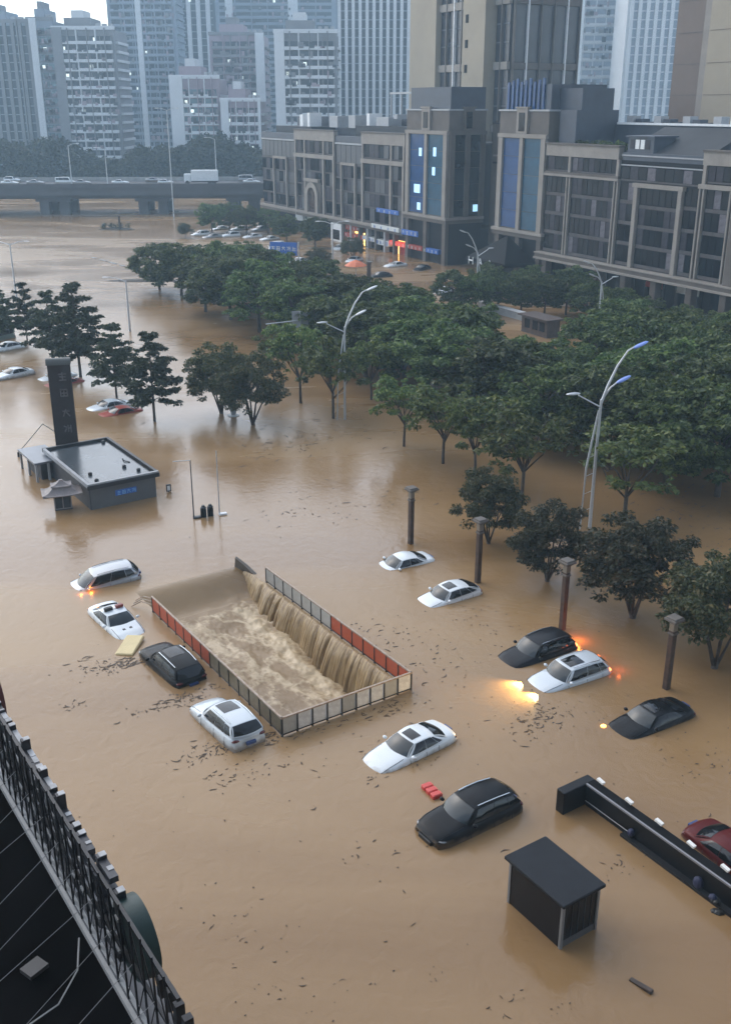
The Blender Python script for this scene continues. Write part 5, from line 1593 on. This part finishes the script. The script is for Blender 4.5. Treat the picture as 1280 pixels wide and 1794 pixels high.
    for sg in (-1, 1):
        f = side(sg)
        cuts = ((0.075, 0.45), (0.462, 0.77)) + (((0.782, 0.945),) if S['qtr'] else ((0.782, 0.885),))
        for k, (a, b2) in enumerate(cuts):
            parts.append(('side_window', patch(f, a, b2, 0.07, 0.92 if k < 2 else 0.88, 0.01).mesh('side_window', car_glass, True), None, None))
        mb = MB().ell((x0 - 0.42, sg * (hw + 0.10), zc + 0.05), (0.09, 0.13, 0.08), 8, 6)
        parts.append(('mirror', mb.mesh('mirror', P_white, True), 'paint', None))
        if S['rails']:
            pts = [Vector(roof(sg * 0.9, v)) + Vector((0, 0, 0.05)) for v in (0.08, 0.3, 0.6, 0.92)]
            parts.append(('roof_rail', MB().tube(pts, 0.022, 5).mesh('roof_rail', chrome), 'rail', None))
        zf = interp(L / 2 - 0.3, S['top']) - 0.12
        parts.append(('headlight', MB().ell((L / 2 - 0.38, sg * hw * 0.70, zf - 0.01), (0.20, 0.22, 0.06), 10, 6).mesh('headlight', lamp_clear, True), 'head', None))
        zt = interp(-L / 2 + 0.12, S['top']) - 0.13
        parts.append(('tail_light', MB().ell((-L / 2 + 0.27, sg * hw * 0.70, zt - 0.02), (0.12, 0.22, 0.07), 10, 6).mesh('tail_light', tail_off, True), 'tail', None))
    zf = interp(L / 2, S['top']) - 0.08
    parts.append(('grille', MB().bbox(L / 2 - 0.2, L / 2 + 0.012, -hw * 0.42, hw * 0.42, zf - 0.16, zf + 0.04, 0.03).mesh('grille', trim), None, None))
    parts.append(('number_plate', MB().box(-L / 2 - 0.02, -L / 2 + 0.1, -0.24, 0.24, 0.72, 0.86).mesh('number_plate', plate_m), None, None))
    # bonnet and door shut lines
    for sg in (-1, 1):
        pts = []
        for k in range(6):
            x = lerp(x0 - 0.05, L / 2 - 0.25, k / 5)
            s = x / (L / 2)
            wf = hw * (1 - 0.15 * abs(s) ** 7 - 0.05 * max(0, s) ** 3)
            pts.append((x, sg * wf * 0.84, interp(x, S['top']) - 0.012))
        parts.append(('bonnet_line', MB().tube(pts, 0.012, 4).mesh('bonnet_line', trim), 'line', None))
    for xx in (x0 - 0.35, (x0 + x3) / 2 + 0.1, x3 + 0.75):
        for sg in (-1, 1):
            s = xx / (L / 2)
            wf = hw * (1 - 0.15 * abs(s) ** 7 - 0.05 * max(0, s) ** 3)
            parts.append(('door_line', MB().tube([(xx, sg * wf * 0.998, 0.4), (xx, sg * wf * 1.0, 0.75), (xx, sg * wf * 0.975, interp(xx, S['top']) - 0.14)], 0.012, 4).mesh('door_line', trim), 'line', None))
    parts.append(('sunroof', patch(roof, -0.62, 0.62, 0.06, 0.5, 0.012).mesh('sunroof', car_glass, True), 'sun', None))
    CARM[kind] = parts
    return parts

def vehicle(kind, label, cat, front, rear, sink, pm, pitch=0, roll=0, sunroof=False, head=None, tail=None, rails=None, group=None, z=0.0, name='parked_car', rl=True):
    f, r = Vector((front[0], front[1], 0)), Vector((rear[0], rear[1], 0))
    c = (f + r) / 2
    d = f - r
    t = thing(name, label, cat, (c.x, c.y, z - sink), 0, group)
    t.rotation_euler = (R(roll), R(pitch), math.atan2(d.y, d.x))
    for (nm, me, key, _) in car_meshes(kind):
        if key == 'sun' and not sunroof: continue
        if key == 'rail' and not rl: continue
        if key == 'line' and c.y > 70: continue
        m = {'paint': pm, 'head': head, 'tail': tail, 'rail': rails}.get(key)
        put(nm, me, t, m=m)
    return t

GF = 'cars caught in the flood'
# around the ramp
c1 = vehicle('mpv', 'silver people carrier, nose down, with an orange light glowing at its side', 'car', (-17.79, 55.95), (-14.36, 57.75), 0.82, P_silver, pitch=5, roll=-2, group=GF)
pc = vehicle('sedan', 'white police sedan with a dark roof light bar, left of the ramp', 'car', (-12.46, 49.47), (-15.44, 53.34), 0.70, P_white, pitch=2, group=GF)
MB().bbox(-0.45, -0.2, -0.55, -0.08, 1.45, 1.62, 0.03).build('light_bar', trim, pc)
MB().bbox(-0.45, -0.2, 0.12, 0.55, 1.45, 1.62, 0.03).build('light_bar', mat('light_bar_red', (0.2, 0.03, 0.02), 0.3), pc)
MB().box(-0.38, -0.27, -0.6, 0.6, 1.43, 1.47).build('light_bar_base', white_paint, pc)
for s in (-0.2, 0.2):
    MB().obox((1.35, s, 0.955), (0.16, 0.16, 0.02), 0, 0, 0.1).build('bonnet_mark', trim, pc)
c4 = vehicle('suv', 'black estate car with silver roof rails beside the red ramp railing, tail to the camera', 'car', (-11.66, 48.57), (-8.38, 44.46), 0.64, P_black, pitch=-3, group=GF, sunroof=True)
c5 = vehicle('suv', 'white hatchback with a sunroof by the ramp corner, tail to the camera', 'car', (-7.96, 42.98), (-5.08, 39.14), 0.56, P_pearl, pitch=2, roll=2, sunroof=True, group=GF)
c6 = vehicle('sedan', 'large white sedan with a black sunroof in front of the ramp', 'car', (0.10, 37.75), (3.83, 40.61), 0.66, P_white, pitch=2, sunroof=True, group=GF)
c7 = vehicle('suv', 'black station wagon nearest to the camera beside a red barrier', 'car', (2.24, 32.91), (6.20, 35.62), 0.54, P_black, pitch=-1, group=GF)
c8 = vehicle('sedan', 'small white sedan sunk to its windows by the leftmost column lamp', 'car', (0.54, 58.61), (3.85, 60.38), 0.93, P_white, pitch=2, group=GF)
c9 = vehicle('hatch', 'white hatchback sunk to its doors beside the second column lamp', 'car', (3.12, 53.64), (6.65, 55.79), 0.78, P_white, pitch=3, sunroof=True, group=GF)
c10 = vehicle('suv', 'charcoal car beside the silver car whose headlights shine', 'car', (7.17, 46.86), (11.05, 49.21), 0.80, P_char, pitch=2, group=GF, tail=tail_on)
c11 = vehicle('suv', 'silver white car with both headlights shining into the water', 'car', (8.29, 44.46), (12.35, 46.68), 0.82, P_pearl, pitch=2, sunroof=True, group=GF, head=lamp_on, tail=tail_on)
c12 = vehicle('sedan', 'black sedan with an amber lamp, right of the car with headlights', 'car', (11.53, 40.42), (15.28, 42.57), 0.74, P_black, pitch=2, group=GF, sunroof=True)
c13 = vehicle('sedan', 'dark red sedan cut by the right edge behind the black wall', 'car', (15.04, 30.59), (13.62, 32.98), 0.66, P_red, pitch=1, group=GF)
# lit lamps of the flooded cars
def lamp_light(parent, name, kind, loc, energy, col, size=0.1, rot=None, spot=None):
    d = bpy.data.lights.new(name, kind)
    d.energy = energy
    d.color = col
    d.shadow_soft_size = size
    if kind == 'SPOT':
        d.spot_size = R(spot)
        d.spot_blend = 1.0
    o = bpy.data.objects.new(name, d)
    C.objects.link(o)
    o.parent = parent
    o.location = loc
    if rot: o.rotation_euler = rot
    return o
for s in (-0.62, 0.62):
    lamp_light(c11, 'headlamp_light', 'SPOT', (2.45, s, 1.05), 480, (1.0, 0.66, 0.25), 0.1, (0, R(-80), 0), 110)
lamp_light(c11, 'tail_lamp_light', 'POINT', (-2.6, -0.6, 1.05), 3, (1.0, 0.14, 0.03), 0.1)
lamp_light(c11, 'tail_lamp_light', 'POINT', (-2.7, 0.8, 1.1), 4, (1.0, 0.16, 0.03), 0.1)
lamp_light(c10, 'tail_lamp_light', 'POINT', (-2.75, 0.2, 1.15), 22, (1.0, 0.27, 0.05), 0.15)
MB().ell((1.75, 0.93, 0.92), (0.25, 0.04, 0.05), 8, 5).build('indicator_lamp', amber_on, c1)
lamp_light(c1, 'indicator_light', 'POINT', (1.5, 1.25, 1.0), 11, (1.0, 0.25, 0.03), 0.1)
lamp_light(c1, 'indicator_light', 'POINT', (0.9, 1.25, 1.02), 7, (1.0, 0.25, 0.03), 0.1)
MB().ell((2.2, -0.72, 0.82), (0.14, 0.13, 0.08), 8, 5).build('indicator_lamp', amber_on, c12)

# cars on the left
vehicle('sedan', 'white sedan at the left edge, second white car from the top', 'car', (-39.39, 106.05), (-36.11, 109.59), 0.5, P_white, group=GF)
vehicle('sedan', 'white sedan at the left edge just below the minibus', 'car', (-44.35, 119.15), (-40.94, 122.90), 0.55, P_white, group=GF)
vehicle('van', 'green minibus at the left edge behind a tiered tree', 'minibus', (-47.44, 123.55), (-43.95, 128.95), 0.6, P_green, group=GF)
vehicle('sedan', 'white sedan touching the red and white taxi under the tiered trees', 'car', (-26.60, 94.55), (-23.09, 97.41), 0.80, P_white, group=GF)
tx_ = vehicle('sedan', 'red and white taxi beside a white sedan under the tiered trees', 'car', (-25.14, 92.59), (-21.51, 95.15), 0.86, P_taxi, group=GF)
vehicle('sedan', 'white sedan half hidden by the dark sign tower', 'car', (-34.74, 105.80), (-31.39, 109.07), 0.85, P_white, group=GF)
vehicle('sedan', 'red taxi half hidden by the dark sign tower', 'car', (-33.36, 103.18), (-29.88, 106.54), 0.85, P_taxi, group=GF)

# cars by the far shops
GS = 'cars by the far shops'
shop_cars = [
    ('sedan', 'white car parked left of the white and black cars at the lit shop', (-4.19, 192.22), (0.00, 199.82), P_white), ('sedan', 'white car below the yellow lit shop window', (3.28, 187.92), (7.49, 190.77), P_white), ('sedan', 'black car right of the white car at the lit shop', (7.73, 181.14), (12.19, 189.33), P_black), ('hatch', 'dark car out in the water below the lit shops', (0.96, 176.04), (4.08, 177.29), P_char),
    ('hatch', 'pale car just above the avenue trees by the low wall', (10.70, 159.12), (13.66, 163.33), P_white), ('sedan', 'white car just under the blue road sign', (-14.15, 192.22), (-10.71, 196.72), P_white), ('van', 'white van behind the blue road sign', (-19.58, 209.73), (-16.59, 218.72), P_white),
    ('sedan', 'white car behind the small tree left of the lit shops', (-6.26, 209.73), (-4.47, 216.87), P_white)]
for kd_, lab, a, b2, m in shop_cars:
    vehicle(kd_, lab, 'car', a, b2, 0.6, m, group=GS)
k = 0
names = ['first', 'second', 'third', 'fourth', 'fifth', 'sixth', 'seventh', 'eighth', 'ninth']
for (px, m) in (((-36.84, 236.92), P_white), ((-33.69, 232.63), P_silver), ((-33.99, 248.33), P_white), ((-29.92, 234.75), P_white), ((-29.44, 248.33), P_pearl), ((-24.89, 232.63), P_white), ((-24.40, 245.96), P_silver), ((-20.76, 228.49), P_white), ((-30.04, 266.19), P_white)):
    vehicle('sedan' if k % 3 else 'suv', 'pale parked car in the far car park, %s from the bridge end' % names[k], 'car', (px[0] - 1.6, px[1] - 1.2), (px[0] + 1.6, px[1] + 1.2), 0.55, m, group='cars in the far car park')
    k += 1
# traffic on the bridge
GB = 'traffic on the bridge'
def on_bridge(kd_, lab, px, lane, m, cat='car', dirn=1):
    t_ = R(3)
    Yb = 292 + lane
    x = V_X(px, Yb)
    y = Yb + (x + 55) * math.tan(t_)
    vehicle(kd_, lab, cat, (x + dirn, y + dirn * math.tan(t_)), (x - dirn, y - dirn * math.tan(t_)), 0, m, group=GB, z=7.42, rl=False)
def V_X(px, Y):
    return (px - 640) / 1800 * (Y * math.cos(R(21.58)) + 19 * math.sin(R(21.58)))
for kd_, lab, px, lane, m, cat in (('sedan', 'white car on the bridge nearest the left edge', 22, -6, P_white, 'car'), ('suv', 'pale car on the bridge, far lane at the left edge', 26, 4, P_pearl, 'car'), ('sedan', 'silver car on the bridge left of the white van', 66, -5, P_silver, 'car'), ('van', 'white van on the bridge', 116, -4, P_white, 'van'), ('sedan', 'dark car on the bridge right behind the white van', 146, -5.5, P_silver, 'car'),
                             ('sedan', 'white car on the bridge between the two slim lamp posts', 212, -6, P_white, 'car'), ('hatch', 'white car on the bridge left of the tall water post', 290, -6, P_white, 'car'), ('sedan', 'silver car on the bridge just under the tall post', 270, 3, P_silver, 'car'), ('sedan', 'white car on the bridge near the right end', 440, -5, P_white, 'car'), ('van', 'silver van on the bridge near the right end', 432, 3, P_silver, 'van')):
    on_bridge(kd_, lab, px, lane, m, cat)
xb = V_X(358, 288)
tk = thing('box_truck', 'white box truck on the bridge', 'truck', (xb, 288 + (xb + 55) * math.tan(R(3)), 7.42), R(3), GB)
MB().bbox(-3.4, 3.6, -1.2, 1.2, 0.9, 3.6, 0.06).build('cargo_box', white_paint, tk)
MB().bbox(-5.3, -3.5, -1.1, 1.1, 0.6, 2.7, 0.15).build('cab', P_white, tk)
MB().box(-5.33, -5.28, -0.95, 0.95, 1.6, 2.4).build('windscreen', car_glass, tk)
MB().box(-3.4, 3.6, -0.6, 0.6, 0.55, 0.9).build('chassis', trim, tk)
for x in (-4.5, 1.4, 2.6):
    for s in (-1.05, 1.05):
        w_ = MB().lathe([(0.48, -0.14), (0.5, 0), (0.48, 0.14)], 14).build('wheel', trim, tk)
        w_.location = (x, s, 0.5)
        w_.rotation_euler = (R(90), 0, 0)

# ------------------------------------------------------------------ rooftop sign and dark roof in the lower left
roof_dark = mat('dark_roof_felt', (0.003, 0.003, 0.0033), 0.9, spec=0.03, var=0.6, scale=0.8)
RZ = 13.5
q0 = Vector((*(-8.72, 19.86), 0))
q1 = Vector((*(-3.46, 12.13), 0))
du = (q1 - q0).normalized()                          # along the sign towards the camera
dn = Vector((du.y, -du.x, 0))                        # to the left, onto the roof
if dn.x > 0: dn = -dn
ang = math.atan2(du.y, du.x)
LS = (q1 - q0).length
pod = thing('podium_roof', 'dark flat podium roof below the rooftop sign in the lower left corner', 'roof', (q0.x, q0.y, 0), ang)
sgn = 1 if Vector((-math.sin(ang), math.cos(ang), 0)).dot(dn) > 0 else -1
def yb(y0_, y1_):
    a, b2 = sgn * y0_, sgn * y1_
    return min(a, b2), max(a, b2)
blk(pod, 'wall', mat('podium_wall', (0.05, 0.05, 0.052), 0.8), -6, 26, *yb(0.1, 20), -3, RZ - 0.4)
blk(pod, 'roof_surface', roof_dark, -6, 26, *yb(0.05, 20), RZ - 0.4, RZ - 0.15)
blk(pod, 'ledge', mat('podium_ledge', (0.13, 0.13, 0.135), 0.7, var=0.2), -6, 26, *yb(-0.55, 0.05), RZ - 0.75, RZ - 0.35)
blk(pod, 'edge_beam', grey_paint, -6, 26, *yb(0.05, 0.12), RZ - 0.15, RZ - 0.03)
for (x, y, a, b2, z) in ((4.0, 1.6, 1.0, 0.5, 0.3), (6.4, 1.9, 1.3, 0.35, 0.1), (7.2, 1.1, 0.5, 0.6, 0.35), (2.4, 1.2, 0.8, 0.3, 0.2)):
    MB().obox((x, sgn * y, RZ - 0.1 + z * 0.2), (a * 0.6, b2 * 0.6, 0.08), z).build('loose_sheet', mat('dull_sheet', (0.05, 0.05, 0.052), 0.6), pod)
MB().tube([(7.0, sgn * 0.25, RZ), (7.6, sgn * 0.5, RZ - 0.08), (8.1, sgn * 1.0, RZ - 0.1), (8.3, sgn * 1.8, RZ - 0.1)], 0.015, 5).build('cable', grey_paint, pod)
sg_ = thing('rooftop_sign', 'back of a rooftop sign with steel lattice, white edged letters and two discs', 'sign', (q0.x, q0.y, RZ), ang)
l_back = mat('letter_back', (0.06, 0.064, 0.075), 0.5, 0.2, dirt=(0.012, 0.012, 0.015), scale=2.5)
l_edge = mat('letter_edge_white', (0.36, 0.37, 0.38), 0.5, var=0.35, scale=3)
l_face = mat('letter_return_grey', (0.22, 0.23, 0.25), 0.45)
for z, m in ((0.0, galv), (0.9, dark_metal), (1.8, dark_metal)):
    MB().box(-0.5, LS + 1.5, *yb(-0.03, 0.03), z, z + 0.06).build('frame_rail', m, sg_)
i = 0
x = -0.3
while x < LS + 1.2:
    MB().box(x - 0.014, x + 0.014, *yb(0.03, 0.06), 0, 1.95).build('frame_post', dark_metal, sg_)
    if i % 2 == 0:
        MB().tube([(x, sgn * 0.06, 1.1), (x + 0.1, sgn * (1.9 if i % 3 else 2.6), -0.12)], 0.008, 4).build('stay_rod', grey_paint, sg_)
    MB().tube([(x, sgn * 0.05, 0.05), (x + 0.42, sgn * 0.05, 1.0)], 0.012, 4).tube([(x + 0.42, sgn * 0.05, 1.0), (x, sgn * 0.05, 1.9)], 0.012, 4).build('lattice_brace', dark_metal, sg_)
    x += 0.43
    i += 1
r2 = random.Random(4)
x = 1.35
k = 0
while x < LS - 1.2:                                  # channel letters seen from behind: strokes with white sides
    lt_w = 0.9
    top = 1.6 + 0.55 * r2.random()
    segs = [(0.0, 0.12, 0.05, top), (lt_w * r2.uniform(0.3, 0.6), 0.13, 0.1, top - 0.9 * r2.random()), (lt_w - 0.14, 0.13, 0.5 * r2.random(), top - 0.5 * r2.random())]
    hz = [(0.0, lt_w * r2.choice([0.6, 1.0]), 0.2 + 0.42 * q + 0.2 * r2.random()) for q in range(4)] + [(0.0, lt_w * r2.uniform(0.3, 0.95), top - 0.13 - 0.3 * r2.random())]
    ltr = MB()
    edg = MB()
    for (a, w, z0_, z1_) in segs:
        ltr.box(x + a, x + a + w, *yb(-0.22, -0.06), z0_, z1_)
        edg.box(x + a, x + a + w, *yb(-0.22, -0.1), z1_, z1_ + 0.015)
        edg.box(x + a - 0.008, x + a, *yb(-0.22, -0.06), z0_ + 0.3 * r2.random(), z1_ - 0.8 * r2.random())
    for (a, w, z0_) in hz:
        ltr.box(x + a, x + a + w, *yb(-0.215, -0.065), z0_, z0_ + 0.11)
        edg.box(x + a + 0.13 + 0.2 * r2.random(), x + a + max(0.35, w * 0.7), *yb(-0.22, -0.12), z0_ + 0.11, z0_ + 0.122)
    o_ = ltr.build('letter', l_back, sg_)
    edg.build('letter_side', l_edge, o_)['kind'] = 'stuff'
    for q in range(5):
        MB().box(x + r2.uniform(0, .8), x + r2.uniform(0.8, .95), *yb(-0.05, -0.02), 0.2 + 0.36 * q, 0.26 + 0.36 * q).build('mounting_bar', l_edge if q % 2 else l_face, o_)
    for q in range(7):
        px_, pz_ = x + r2.uniform(0.05, 0.85), r2.uniform(0.15, top - 0.3)
        MB().obox((px_, sgn * -0.02, pz_), (r2.uniform(0.05, 0.12), 0.02, r2.uniform(0.1, 0.26)), 0, 0, r2.uniform(-0.5, 0.5)).build('back_plate', l_edge if q % 3 == 0 else l_face, o_)
    x += 1.02
    k += 1
def disc(xc, zc_, rad, m1, m2):
    mb = MB()
    n_ = 56
    for y in (sgn * -0.35, sgn * -0.1):
        mb.v += [(xc + rad * math.cos(2 * math.pi * i / n_), y, zc_ + rad * math.sin(2 * math.pi * i / n_)) for i in range(n_)]
    mb.f += [tuple(range(n_)), tuple(range(2 * n_ - 1, n_ - 1, -1))]
    d_ = mb.build('disc', m1, sg_)
    rim = MB()
    rim.v = [(xc + (rad + 0.015) * math.cos(2 * math.pi * i / n_), y, zc_ + (rad + 0.015) * math.sin(2 * math.pi * i / n_)) for y in (sgn * -0.38, sgn * -0.08) for i in range(n_)]
    rim.f = [(i, (i + 1) % n_, n_ + (i + 1) % n_, n_ + i) for i in range(n_)]
    rim.build('disc_rim', m2, d_, True)
disc(0.35, 1.35, 0.75, mat('disc_back_blue', (0.03, 0.035, 0.05), 0.5), mat('disc_rim_red', (0.10, 0.025, 0.022), 0.5))
disc(LS - 0.75, 1.05, 0.66, mat('disc_back_green', (0.01, 0.022, 0.022), 0.5), mat('disc_rim_green', (0.012, 0.035, 0.033), 0.5))
for i in range(4):
    MB().box(LS - 0.35 + i * 0.32, LS - 0.22 + i * 0.32, *yb(-0.5, -0.35), 0.1, 0.5).build('transformer_box', dark_metal, sg_)
# the tall block the picture is taken from stands right behind the camera and shades the foreground
own = MB().box(-38, 45, -17.2, -1.2, -3, 88).build('tower_wall', mat('near_building_render', (0.12, 0.115, 0.11), 0.8, var=0.2, scale=0.2), pod)
pod_inv = (Matrix.Translation(pod.location) @ Matrix.Rotation(ang, 4, 'Z')).inverted()
own.matrix_parent_inverse = pod_inv
for k in range(26):
    f_ = MB().box(-38, 45, -1.2, -0.95, 1 + k * 3.3, 1.6 + k * 3.3).build('floor_band', concrete, own)

# ------------------------------------------------------------------ damp air
hz = MB().box(-1560, 1560, -1560, 1560, -6, 108).build('haze', None)
hm = bpy.data.materials.new('haze_air')
hm.use_nodes = True
n, l = nodes_of(hm)
n.remove(n['Principled BSDF'])
pv = n.new('ShaderNodeVolumePrincipled')
pv.inputs['Color'].default_value = (0.58, 0.82, 1.0, 1)
pv.inputs['Density'].default_value = 0.00058
pv.inputs['Anisotropy'].default_value = 0.15
l.new(pv.outputs[0], n['Material Output'].inputs['Volume'])
hz.data.materials.append(hm)
tag(hz, 'thin bluish rain haze filling the air', 'haze', kind='stuff')
